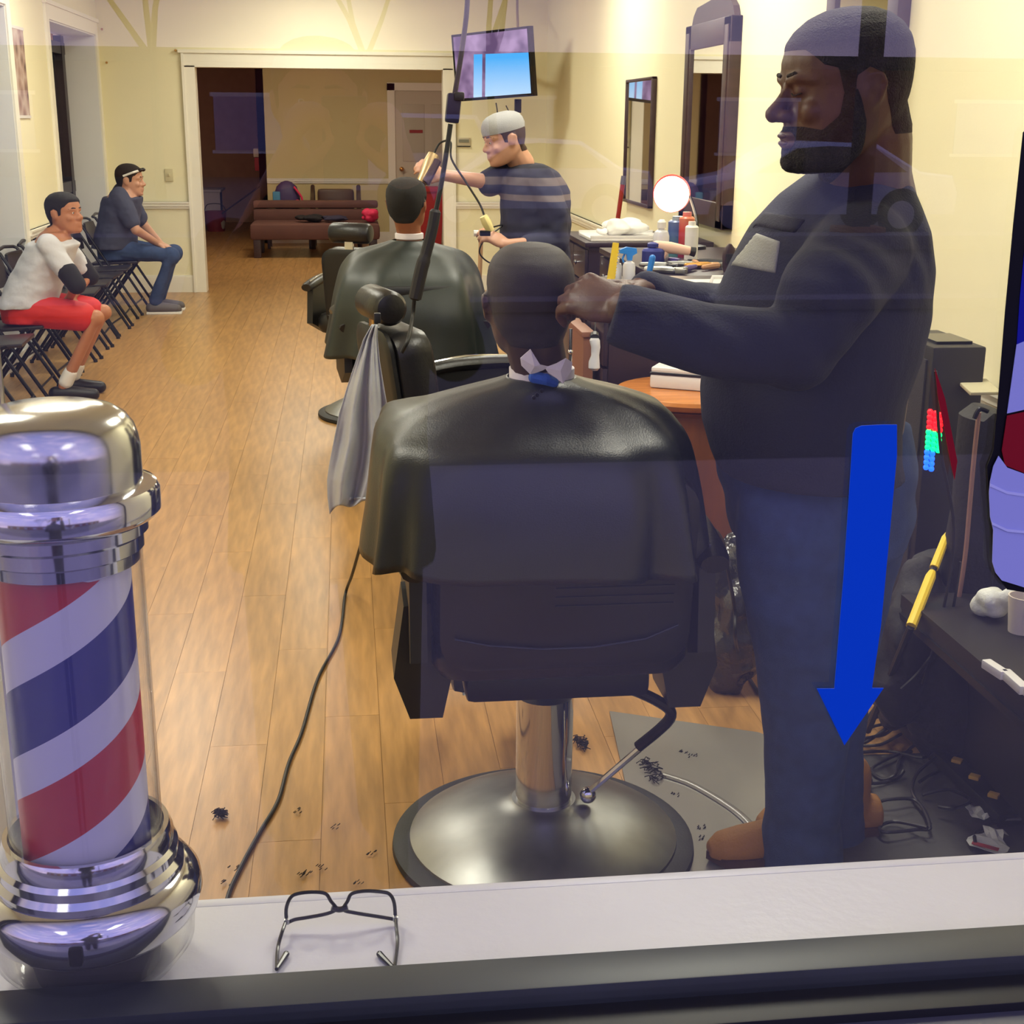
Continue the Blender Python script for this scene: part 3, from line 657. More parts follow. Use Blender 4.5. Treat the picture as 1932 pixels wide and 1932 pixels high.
# raised curved rib on the mat
cpts = [PZ(x, y, .008) for x, y in ((1252, 1462), (1300, 1478), (1350, 1505), (1400, 1540), (1440, 1585))]
MB().tube(smooth_pts(cpts, 6), .012, 8, flat=.4).build('mat_ridge', MATM, bpy.data.objects['floor_mat'])

# hair clippings
HC = mat('hair_clippings', (16, 13, 12), .9)
for (px, py, s, nm) in ((1097, 1403, .03, 'tuft of dark cut hair on the planks behind the steel base'), (1230, 1455, .045, 'clump of dark cut hair on the grey mat right of the steel base'), (416, 1538, .013, 'small dark hair clump alone on the bare planks')):
    c = PZ(px, py, .008); m = MB()
    for i in range(60):
        a = random.uniform(0, 6.28); q = random.uniform(0, 1) ** .6 * s; p0 = c + Vector((math.cos(a) * q * .5, math.sin(a) * q * 1.4, random.uniform(0, .008))); b = random.uniform(0, 6.28)
        m.tube([p0, p0 + Vector((math.cos(b) * .008, math.sin(b) * .008, .004)), p0 + Vector((math.cos(b + .8) * .016, math.sin(b + .8) * .016, 0))], .0014, 4)
    tag(m.build('hair_tuft', HC), nm, 'hair', kind='stuff')
m = MB()
for (px, py) in ((605, 1637), (568, 1650), (579, 1647), (676, 1668), (436, 1640), (424, 1667), (1320, 1560), (1270, 1500), (1290, 1420), (1305, 1425), (1325, 1580), (1210, 1440), (520, 1700), (560, 1530), (630, 1560), (700, 1610)):
    c = PZ(px, py, .007)
    for i in range(6): d = Vector((random.uniform(-.012, .012), random.uniform(-.012, .012), 0)); m.tube([c + d, c + d + Vector((.004, .003, .001)), c + d + Vector((.005, .008, 0))], .0012, 4)
tag(m.build('hair_clippings', HC), 'scattered short hair clippings on the floor round the front chair', 'hair', kind='stuff')

# ================================================================== CAPES
CAPE = mat('black_nylon_cape', (26, 30, 28), .36, bump=.1, bump_scale=300, spec=.55)
def cape(name, rows, lab, m_=CAPE, nfold=11, n=120, seed=1, parent=None, clasp=True):
    """rows: (z, cx, cy, rx, ry, power, fold amplitude, [back drop]) from the neck down"""
    rings = []
    for i, (z, cx, cy, rx, ry, p, fa) in enumerate(rows):
        ring = []
        for k in range(n):
            t = 2 * math.pi * k / n; a, b = math.cos(t), math.sin(t)
            f = fa * (math.sin(t * nfold + seed + .25 * i) * .6 + noise.noise(Vector((a * 3, b * 3, seed + z * 1.5))) * 1.3)
            x = (rx + f) * math.copysign(abs(a) ** (2 / p), a); y = (ry + f) * math.copysign(abs(b) ** (2 / p), b)
            ring.append(Vector((cx + x, cy + y, z + noise.noise(Vector((a * 2, b * 2, seed + i * .3))) * min(fa, .02) * 1.2)))
        rings.append(ring)
    fine = []
    for i in range(len(rings) - 1):
        for j in range(4):
            u = j / 4; r0 = rings[max(i - 1, 0)]; r1 = rings[i]; r2 = rings[i + 1]; r3 = rings[min(i + 2, len(rings) - 1)]
            fine.append([.5 * ((2 * p1) + (p2 - p0) * u + (2 * p0 - 5 * p1 + 4 * p2 - p3) * u * u + (3 * p1 - p0 - 3 * p2 + p3) * u ** 3) for p0, p1, p2, p3 in zip(r0, r1, r2, r3)])
    fine.append(rings[-1]); m = MB().loft(fine, False); o = m.build(name, m_, parent, solid=.002, edge=0)
    if lab: tag(o, lab, 'cape')
    return o
# ================================================================== PEOPLE
def head_mb(full=True, nose=1., beard=0., fat=0.):
    """face towards -Y, chin at z=-.5, crown at z=.5 (units: head height)"""
    m = MB(); sec = [(-.50, -.34, -.16, .10), (-.47, -.385, -.02, .19), (-.41, -.405, .10, .25), (-.33, -.40, .22, .29), (-.25, -.40, .31, .315), (-.15, -.395, .37, .335), (-.05, -.375, .41, .345), (.03, -.375, .43, .35), (.10, -.405, .445, .355), (.2, -.40, .45, .358), (.3, -.365, .43, .345), (.38, -.30, .38, .31), (.445, -.21, .30, .25), (.485, -.11, .2, .16), (.5, -.02, .1, .06)]
    rings = []
    for z, f, b, w in sec: rings.append(ell((0, (f + b) / 2, z), w + fat * (.5 - z) * .06, (b - f) / 2, 28, 2.25))
    m.loft(rings)
    m.limb([(0, -.385, .05), (0, -.425, -.03), (0, -.475 * nose, -.115)], [.030, .042, .058], 10)
    for s in (-1, 1):
        m.sph((s * .062, -.43, -.135), (.048, .055, .042)); m.sph((s * .19, -.29, -.12), (.10, .09, .09))
        m.limb([(s * .05, -.395, .085), (s * .16, -.375, .105), (s * .25, -.29, .08)], [.03, .034, .028], 8)
        R = Matrix.Rotation(s * .35, 3, 'Z') @ Matrix.Rotation(-.15, 3, 'X')
        m.sph((s * .365, .04, -.03), (.026, .075, .115), R); m.sph((s * .385, .07, .02), (.02, .055, .07), R)
        m.sph((s * .13, -.345, .02), (.06, .045, .042))      # closed lid volume
        m.limb([(s * .365, -.02, .02), (s * .395, .02, .085), (s * .41, .09, .085), (s * .405, .125, .02), (s * .385, .09, -.07), (s * .37, .03, -.125)], [.016, .018, .019, .019, .018, .022], 8)
    m.sph((0, -.405, -.255), (.115, .05, .032)); m.sph((0, -.40, -.315), (.105, .052, .036)); m.sph((0, -.375, -.43), (.10, .06, .06))
    return m
def hand_mb(side=1, curl=(.5, .5, .5, .55), spread=.1, thumb=.5, s=1.):
    """wrist at origin, fingers along +X, back of the hand +Z, thumb on +Y*side"""
    m = MB(); y_ = [.031, .0105, -.0105, -.030]; ln = [.070, .080, .074, .058]; bx_ = [.092, .097, .093, .085]
    m.limb([(-.008, 0, 0), (.004, 0, 0)], [.026, .026], 12)
    m.sph((.05, 0, 0), (.055, .041, .0155)); m.sph((.025, side * .022, -.006), (.04, .022, .017))
    for i in range(4):
        b = Vector((bx_[i], side * y_[i], 0)); m.limb([(.015, side * y_[i] * .6, 0), b], [.013, .0105], 8)
        a = 0; p = b; pts = [b]; sp = spread * (1.5 - i) * side
        for j, fr in enumerate((.45, .3, .25)):
            a += curl[i] * (.9 if j == 0 else 1.1); d = Vector((math.cos(a) * math.cos(sp), math.sin(sp) * math.cos(a * .5), -math.sin(a))).normalized(); p = p + d * ln[i] * fr; pts.append(p)
        m.limb(pts, [.0103, .0095, .0085, .0072], 8)
    m.limb([(.018, side * .026, -.004), (.045, side * .050, -.012 - thumb * .012), (.070, side * .056, -.02 - thumb * .025), (.092, side * .050, -.024 - thumb * .04)], [.0165, .0135, .0115, .009], 8)
    m.v = [v * s for v in m.v]; return m
def frame_mat(o, x, z):
    """matrix whose local X points along x and local Z near z"""
    x = Vector(x).normalized(); z = Vector(z); z = (z - x * z.dot(x)).normalized(); y = z.cross(x)
    return Matrix.Translation(o) @ Matrix(((x.x, y.x, z.x), (x.y, y.y, z.y), (x.z, y.z, z.z))).to_4x4()
def head_matrix(c, h, yaw, pitch=0., roll=0.):
    """yaw 0 = facing -Y (towards window); positive turns counter-clockwise seen from above"""
    return Matrix.Translation(c) @ Matrix.Rotation(yaw, 4, 'Z') @ Matrix.Rotation(pitch, 4, 'X') @ Matrix.Rotation(roll, 4, 'Y') @ Matrix.Scale(h, 4)
def skin_with_head(t, body, HM, skin, voxel=.006, smooth=3, name='body', eyes=True, hair=None, hairmat=None, hair_t=.004, beard=None, beardmat=None, lips=None, **hk):
    h = head_mb(**hk); h.xf(HM); body.join(h); o = organic(body, voxel, smooth); ob = o.build(name, skin, t, edge=0)
    IM = HM.inverted(); sc = HM.to_scale().x
    if hair: shell2(o, lambda p: hair(IM @ p) if (IM @ p).z > -.8 and (IM @ p).length < 1.0 else -1, hair_t, hair_t * .12).build('hair', hairmat, t, edge=0)
    if beard: shell2(o, lambda p: beard(IM @ p) if (IM @ p).z > -.66 and (IM @ p).length < 1.0 else -1, .004, .0008).build('beard', beardmat, t, edge=0)
    if eyes:
        for s in (-1, 1):
            MB().sph(HM @ Vector((s * .13, -.358, .012)), .033 * sc, n=12, m=8).build('eye', mat('eye_white', (220, 214, 205), .2), t)
            MB().sph(HM @ Vector((s * .132, -.375, .010)), .020 * sc, n=8, m=6).build('iris', mat('eye_iris', (30, 18, 12), .15), t)
    if lips: 
        l = MB(); l.sph((0, -.425, -.258), (.085, .036, .02)); l.sph((0, -.42, -.305), (.08, .04, .024)); l.xf(HM); l.build('lips', lips, t)
    for s in (-1, 1):
        MB().limb([HM @ Vector((s * .07, -.405, .118)), HM @ Vector((s * .15, -.392, .128)), HM @ Vector((s * .24, -.316, .10))], [.013 * sc, .016 * sc, .007 * sc], 8).build('eyebrow', hairmat or skin, t)
    return o, ob
HAIR_P = [(-.7, .30), (-.33, .27), (-.25, .17), (-.17, .14), (-.135, -.03), (-.07, -.05), (-.06, .08), (.03, .13), (.12, .07), (.155, -.10), (.24, -.31), (.8, -.34), (.8, .9), (-.7, .9)]
BEARD_P = [(-.055, -.0), (-.14, -.02), (-.17, -.15), (-.27, -.235), (-.36, -.205), (-.6, -.185), (-.6, -.232), (-.41, -.232), (-.385, -.285), (-.41, -.34), (-.6, -.34), (-.6, -.7), (-.15, -.7), (-.0, -.42), (.0, -.2)]
def short_hair(p): return sdist(HAIR_P, p.y, p.z)
def full_beard(p): return sdist(BEARD_P, p.y, p.z)
DSK = mat('dark_brown_skin', (84, 52, 38), .48, noise_amt=.08, noise_scale=25, bump=.08, bump_scale=250)
MSK = mat('brown_skin', (120, 78, 56), .5, noise_amt=.06, noise_scale=25)
LSK = mat('light_skin', (190, 142, 116), .5, noise_amt=.05, noise_scale=25)
TSK = mat('tan_skin', (176, 116, 80), .5, noise_amt=.05, noise_scale=25)
BHR = mat('black_hair', (18, 15, 17), .75, bump=.6, bump_scale=700)
GHR = mat('greying_black_hair', (34, 29, 32), .85, noise_amt=.5, noise_scale=60, bump=1., bump_scale=260)
def person(lab, loc): return thing('person', lab, 'person', loc)
def wrinkle(mb, amt, sc, seed=0, dirn=None):
    for i, v in enumerate(mb.v):
        q = Vector((v.x * sc[0], v.y * sc[1], v.z * sc[2] + seed)); n_ = noise.noise(q) + .5 * noise.noise(q * 2.1)
        mb.v[i] = v + Vector((noise.noise(q + Vector((5, 0, 0))), n_, noise.noise(q + Vector((0, 7, 0))))) * amt
    return mb

# ---------------- the standing barber in front
def front_barber():
    D = 2.66
    fc = PY(1520, 1600, 2.75)
    t = person('heavyset bearded man standing right of the front chair in navy sweater and jeans', (fc.x, 2.74, 0))
    def ringpx(y, xl, xr, D_, ry, p=2.2, dy=0):
        a = PY(xl, y, D_); b = PY(xr, y, D_); return ell(((a.x + b.x) / 2, D_ + dy, (a.z + b.z) / 2), (b.x - a.x) / 2, ry, 40, p)
    # skin body: head, neck, torso core, forearms and hands
    HC = PY(1592, 168, 2.56); HM = head_matrix(HC, .282, math.radians(-88), math.radians(6))
    b = MB(); nk = PY(1625, 330, 2.60)
    b.limb([HM @ Vector((0, .14, -.12)), HM @ Vector((0, .17, -.34)), PY(1632, 330, 2.60), PY(1640, 420, 2.63)], [.075, .080, .088, .10], 16)
    b.loft([ringpx(470, 1500, 1730, D, .13), ringpx(600, 1470, 1720, D, .15), ringpx(800, 1440, 1690, D, .16), ringpx(900, 1430, 1690, D, .15)])
    # arms (near = his left)
    sh = PY(1615, 480, 2.46); el = PY(1500, 655, 2.36); wr_ = PY(1180, 585, 2.40)
    sh2 = PY(1600, 430, 2.86); el2 = PY(1440, 600, 2.92); wr2 = PY(1215, 548, 2.66)
    b.limb([sh, el, PY(1330, 640, 2.38), wr_], [.06, .05, .05, .034]); b.limb([sh2, el2, wr2], [.06, .05, .032])
    # legs core
    hipL = PY(1560, 960, 2.60); hipR = PY(1560, 960, 2.82)
    b.limb([hipL, PY(1520, 1280, 2.62), PY(1500, 1560, 2.66)], [.09, .06, .045]); b.limb([hipR, PY(1560, 1260, 2.86), PY(1580, 1540, 2.86)], [.09, .06, .045])
    h1 = hand_mb(-1, (.75, .68, .62, .6), .05, .9, 1.22); h1.xf(frame_mat(wr_, PY(1072, 545, 2.50) - wr_, Vector((.1, -1, .55)))); b.join(h1)
    h2 = hand_mb(1, (.35, .45, .6, .7), .05, .5, 1.08); h2.xf(frame_mat(wr2, PY(1100, 545, 2.62) - wr2, Vector((.1, .5, 1)))); b.join(h2)
    bd_old = lambda p: (p.z < -.16 and p.y < .05 and not (abs(p.x) < .12 and -.34 < p.z < -.225 and p.y < -.36) and not (p.z > -.19 and p.y < -.42) and p.y > -.47 and p.z > -.58 and (p.y > -.40 or p.z < -.19)) or (p.z > -.26 and p.z < -.0 and -.06 < p.y < .0 and abs(p.x) > .3 and p.z < 0)
    skin_with_head(t, b, HM, DSK, .0048, 3, eyes=False, hair=short_hair, hairmat=GHR, hair_t=.0028, beard=full_beard, beardmat=GHR, lips=mat('dark_lips', (78, 44, 42), .45), nose=1.04, fat=1.)
    # sweater
    s = MB()
    rows = [(300, 1560, 1690, .09), (330, 1530, 1700, .13), (370, 1480, 1712, .18), (430, 1425, 1735, .22), (500, 1385, 1745, .235), (580, 1352, 1738, .245), (660, 1336, 1722, .25), (740, 1330, 1690, .25), (800, 1332, 1682, .245), (850, 1345, 1684, .24), (885, 1360, 1690, .23)]
    s.loft([ringpx(y, xl, xr, D, ry, 2.0) for y, xl, xr, ry in rows])
    s.limb([sh + Vector((.02, .03, .0)), PY(1560, 560, 2.36), el, PY(1400, 652, 2.36), PY(1330, 640, 2.38)], [.098, .092, .082, .070, .066], 18); s.tube([PY(1330, 640, 2.38), PY(1250, 618, 2.39), PY(1185, 598, 2.395), PY(1158, 590, 2.40)], [.066, .063, .060, .056], 20)
    s.limb([sh2, el2, PY(1300, 578, 2.75), PY(1222, 552, 2.67)], [.10, .08, .052, .044], 16)
    so = organic(s, .008, 3)
    for i, v in enumerate(so.v):
        w = math.sin((v.x * 1.4 + v.z * 1.0) * 44 + noise.noise(v * 5) * 7) * .0048 * max(0, min(1, noise.noise(v * 3.5 + Vector((3, 1, 2))) * 2.2 + .55)); n_ = noise.noise(v * 9) * .006
        so.v[i] = v + Vector((0, -1, .3)) * (w + n_)
    so.build('sweater', NAVY, t, edge=0)
    # pale chest panel and shoulder panel: knit-in patches
    G2 = mat('grey_knit_patch', (150, 150, 140), .85, bump=.25, bump_scale=220)
    pa = PY(1415, 440, 2.5); pb = PY(1470, 515, 2.5)
    def patch(poly, m_, nm, off=.003):
        import itertools
        def inside(x, z):
            c = False; n = len(poly)
            for i in range(n):
                x1, z1 = poly[i]; x2, z2 = poly[(i + 1) % n]
                if (z1 > z) != (z2 > z) and x < (x2 - x1) * (z - z1) / (z2 - z1) + x1: c = not c
            return c
        def fn(p):
            if p.y > D + .02: return -1
            d = np.array(p) - EYE; k = MW.T @ d
            return sdist(poly, CXY + FPX * k[0] / k[2], CXY - FPX * k[1] / k[2]) / 900
        q = shell2(so, fn, off, 0, .001)
        if q.f: q.build(nm, m_, t, edge=0)
    patch([(1380, 500), (1428, 440), (1472, 456), (1464, 516)], G2, 'sweater_patch')
    patch([(1420, 425), (1445, 400), (1520, 415), (1500, 440)], mat('dark_knit_band', (20, 18, 30), .85, bump=.25, bump_scale=220), 'sweater_band')
    # collar
    MB().loft([ringpx(302, 1558, 1688, 2.62, .085, 2), ringpx(322, 1550, 1695, 2.62, .095, 2), ringpx(345, 1540, 1705, 2.62, .105, 2)]).build('collar', NAVY, t)
    # jeans
    j = MB(); j.loft([ringpx(790, 1352, 1700, 2.70, .20), ringpx(870, 1360, 1712, 2.70, .215), ringpx(960, 1375, 1708, 2.71, .21), ringpx(1020, 1392, 1690, 2.71, .20)])
    j.limb([PY(1505, 980, 2.60), PY(1508, 1120, 2.61), PY(1520, 1280, 2.63), PY(1520, 1420, 2.65), PY(1515, 1540, 2.66), PY(1512, 1620, 2.66)], [.135, .122, .102, .092, .088, .096], 20)
    j.limb([PY(1600, 980, 2.80), PY(1580, 1120, 2.79), PY(1562, 1280, 2.78), PY(1558, 1400, 2.78), PY(1560, 1500, 2.79), PY(1566, 1590, 2.80)], [.135, .118, .098, .088, .086, .09], 20)
    jo = organic(j, .009, 4); wrinkle(jo, .008, (7, 7, 14), 3); jo.build('jeans', DENIM, t, edge=0)
    MB().tube([PY(1600, 968, 2.53), PY(1660, 985, 2.52), PY(1700, 972, 2.56)], .003, 6).build('pocket_seam', DENIM, t)
    # boots
    SUE = mat('tan_suede_boot', (158, 108, 44), .7, bump=.15, bump_scale=150)
    for (px, py, yw, y0) in ((1440, 1600, 0, 0), (1600, 1600, 0, 1)):
        an = PZ(1500, 1625, .06) if y0 == 0 else Vector((PZ(1622, 1618).x, 2.80, .06)); an.z = 0
        if y0 == 0: an = Vector((PZ(1500, 1600).x - .01, 2.70, 0))
        d = Vector((-1, 0, 0)); bt = MB()
        bt.limb([an + Vector((0, 0, .16)), an + Vector((0, 0, .07))], [.055, .055], 14)
        bt.loft([[an + Vector((x, w * math.cos(a), zc + hh * math.sin(a))) for a in [2 * math.pi * k / 16 for k in range(16)]] for x, w, zc, hh in ((.09, .02, .05, .02), (.08, .040, .055, .045), (0, .045, .06, .055), (-.08, .048, .055, .05), (-.14, .052, .048, .042), (-.19, .046, .042, .035), (-.215, .025, .035, .02))])
        o2 = organic(bt, .006, 3)
        for i, v in enumerate(o2.v): o2.v[i] = Vector((v.x, v.y, max(v.z, .03)))
        bo = o2.build('boot', SUE, t, edge=0)
        ps = [(.09, .0), (.07, .045), (0, .05), (-.12, .055), (-.19, .048), (-.22, .0)]
        q = [(a_, b_) for a_, b_ in ps] + [(a_, -b_) for a_, b_ in reversed(ps[1:-1])]
        k = MB(); n = len(q); k.add([an + Vector((a_, b_, z)) for z in (.016, .036) for a_, b_ in q], [tuple(range(n)), tuple(range(n, 2 * n))] + [(i, (i + 1) % n, (i + 1) % n + n, i + n) for i in range(n)]); k.build('sole', mat('brown_boot_sole', (70, 42, 24), .8), bo)
    # ring
    fm_ = frame_mat(wr_, PY(1072, 560, 2.52) - wr_, Vector((.25, -.75, .8)))
    MB().lathe([(.0115, -.004), (.0135, -.003), (.0135, .003), (.0115, .004), (.0110, 0)], fm_ @ Vector((.118, .012, -.012)), 20, ax=(fm_.to_3x3() @ Matrix.Rotation(math.pi / 2, 3, 'Y'))).build('ring', mat('silver_ring', (225, 225, 225), .15, metal=1), t)
    for i in range(2):      # lowered lashes
        s = -1 if i else 1
        MB().tube([HM @ Vector((s * .08, -.392, .006)), HM @ Vector((s * .13, -.396, -.008)), HM @ Vector((s * .185, -.36, .004))], .0016, 6).build('eyelashes', BHR, t)
    return wr_
front_barber()

# ---------------- front customer
def front_customer():
    t = person('child or young man with shaved head seated in the front barber chair, seen from behind', (.28, 2.86, .6))
    HC = PY(1000, 572, 2.66); HM = head_matrix(HC, .235, math.radians(178), math.radians(-4))
    b = MB(); nk = PY(1020, 700, 2.67)
    b.limb([HM @ Vector((0, .10, -.2)), nk, PY(1022, 760, 2.70)], [.06, .057, .07], 16)
    sz = PY(1020, 790, 2.72)
    b.loft([ell((sz.x, 2.72, sz.z + .02), .07, .06, 20), ell((sz.x, 2.73, sz.z - .03), .17, .09, 20), ell((sz.x, 2.74, sz.z - .2), .16, .11, 20), ell((sz.x, 2.76, .66), .15, .12, 20)])
    for s in (-1, 1):
        b.limb([(sz.x + s * .17, 2.74, sz.z - .04), (sz.x + s * .23, 2.78, .86), (sz.x + s * .16, 2.98, .80)], [.05, .042, .03])
        b.limb([(sz.x + s * .08, 2.80, .72), (sz.x + s * .11, 3.22, .73), (sz.x + s * .11, 3.27, .32)], [.085, .06, .045])
        hh = hand_mb(s, (.3, .3, .3, .3)); hh.xf(frame_mat(Vector((sz.x + s * .16, 2.98, .80)), (-.2 * s, 1, -.05), (0, 0, 1))); b.join(hh)
    skin_with_head(t, b, HM, mat('deep_brown_skin', (70, 46, 34), .5, noise_amt=.08, noise_scale=25), .0055, 3, hair=short_hair, hairmat=mat('shaved_dark_hair', (40, 30, 26), .6, bump=.3, bump_scale=700), hair_t=.0022)
    for s in (-1, 1):
        MB().box((sz.x + s * .11, 3.31, .27), (.09, .24, .08), None, .03).build('shoe', BLKP, t)
        MB().limb([(sz.x + s * .08, 2.80, .725), (sz.x + s * .11, 3.22, .735), (sz.x + s * .11, 3.27, .38)], [.09, .07, .06]).build('trouser_leg', DENIM, t)
    # neck strip with a bow of paper
    NP = mat('white_neck_paper', (222, 214, 218), .8, bump=.2, bump_scale=60)
    n0 = PY(1022, 700, 2.61)
    MB().lathe([(.062, -.012), (.066, -.01), (.066, .012), (.062, .014)], PY(1022, 704, 2.672), 32).build('neck_strip', NP, t)
    def q4(pts, nm):
        m = MB(); n = len(pts); P = [PY(x, y, d) for x, y, d in pts]; c = sum(P, Vector()) / n
        m.add(P + [c + Vector((0, -.012, 0))] + [p + Vector((0, .004, 0)) for p in P], [(i, (i + 1) % n, n) for i in range(n)] + [tuple(range(n + 1, 2 * n + 1))] + [(i, (i + 1) % n, (i + 1) % n + n + 1, i + n + 1) for i in range(n)], False); m.build(nm, NP, t)
    q4([(982, 676, 2.58), (1001, 659, 2.57), (1019, 688, 2.57), (1036, 692, 2.58), (1024, 699, 2.58), (1010, 704, 2.58), (1000, 706, 2.58), (984, 690, 2.585)], 'neck_strip_end')
    q4([(1028, 694, 2.58), (1050, 686, 2.57), (1068, 676, 2.57), (1080, 684, 2.58), (1078, 700, 2.58), (1062, 724, 2.57), (1048, 712, 2.575), (1034, 703, 2.58)], 'neck_strip_end')
    MB().limb([PY(1008, 712, 2.60), PY(1030, 716, 2.59), PY(1045, 722, 2.60)], [.012, .012, .010], 8).build('shirt_collar', mat('royal_blue_cotton', (30, 80, 170), .8), t)
    # cape: neck -> shoulders -> over chair back
    zn = PY(1020, 712, 2.66).z; cx = PY(1022, 720, 2.66).x
    def X(px, py, D): return PY(px, py, D)
    rows = [(zn, cx, 2.675, .068, .066, 2, .001), (zn - .012, cx, 2.68, .10, .09, 2, .002), (zn - .035, cx - .003, 2.70, .18, .12, 2.1, .004), (zn - .065, cx - .005, 2.72, .255, .165, 2.4, .006),
            (zn - .095, cx - .01, 2.76, .295, .235, 3.0, .006), (zn - .13, cx - .013, 2.79, .318, .31, 3.6, .009), (zn - .20, cx - .012, 2.80, .328, .345, 4, .014), (zn - .28, cx - .010, 2.805, .335, .36, 4, .020), (zn - .365, cx - .010, 2.81, .345, .368, 4, .027)]
    cp = cape('cape', rows, 'black nylon barber cape round the front customer, draped over his chair back', seed=3)
    for (px, py) in ((1022, 737), (1013, 745), (1007, 750)):
        p = X(px, py, 2.56); MB().lathe([(0, 0), (.004, 0), (.004, .003), (0, .004)], p, 10, ax=Matrix.Rotation(math.pi / 2, 3, 'X')).build('snap', BLKM, cp)
front_customer()

# ---------------- second customer (middle)
def second_customer():
    c0 = PY(770, 500, 6.2)
    t = person('dark-haired young man seated under the middle dark green cape, seen from behind', (c0.x, 6.2, .6))
    HC = PY(768, 386, 6.15); HM = head_matrix(HC, .225, math.radians(160), math.radians(-6))
    b = MB(); nk = PY(772, 440, 6.17); b.limb([HM @ Vector((0, .10, -.2)), nk, nk + Vector((0, 0, -.08))], [.058, .055, .065], 12)
    x = nk.x; z = nk.z
    b.loft([ell((x, 6.2, z - .04), .07, .06, 20), ell((x, 6.2, z - .12), .17, .09, 20), ell((x, 6.22, z - .3), .17, .12, 20), ell((x, 6.22, .66), .16, .13, 20)])
    for s in (-1, 1):
        b.limb([(x + s * .165, 6.2, z - .16), (x + s * .22, 6.25, .86), (x + s * .17, 6.45, .82)], [.05, .042, .03])
        b.limb([(x + s * .08, 6.3, .70), (x + s * .11, 6.72, .70), (x + s * .11, 6.76, .3)], [.08, .06, .045])
        hh = hand_mb(s, (.3, .3, .3, .3)); hh.xf(frame_mat(Vector((x + s * .17, 6.45, .82)), (-.2 * s, 1, -.05), (0, 0, 1))); b.join(hh)
    skin_with_head(t, b, HM, mat('warm_brown_skin', (150, 92, 62), .5), .008, 2, hair=short_hair, hairmat=BHR, hair_t=.007)
    MB().lathe([(.06, -.014), (.064, -.01), (.064, .012), (.06, .014)], nk + Vector((0, 0, -.012)), 24).build('neck_strip', mat('white_neck_paper', (222, 214, 218), .8), t)
    for s in (-1, 1): MB().limb([(x + s * .11, 6.70, .32), (x + s * .11, 6.86, .28)], [.05, .045]).build('shoe', BLKP, t)
    CG = mat('dark_green_cape', (34, 42, 40), .45, bump=.1, bump_scale=300)
    zn = nk.z - .03
    rows = [(zn, x, 6.18, .075, .07, 2, .001), (zn - .02, x, 6.19, .13, .10, 2, .003), (zn - .055, x + .0, 6.21, .24, .15, 2.2, .006), (zn - .10, x + .0, 6.22, .29, .24, 2.6, .008), (zn - .16, x + .0, 6.24, .32, .34, 3, .012), (zn - .28, x + .0, 6.26, .35, .42, 3, .02), (zn - .40, x + .0, 6.27, .37, .44, 3, .028), (zn - .50, x + .0, 6.27, .385, .45, 3, .032)]
    cape('cape', rows, 'dark green-black barber cape spread over the second customer and chair', CG, seed=9, nfold=8)
    # folded-over point at the back
    P = [PY(700, 445, 5.93), PY(860, 450, 5.95), PY(905, 520, 5.88), PY(828, 612, 5.80), PY(755, 560, 5.82), PY(700, 575, 5.84), PY(690, 520, 5.86)]
    for s in ():
        pass
second_customer()

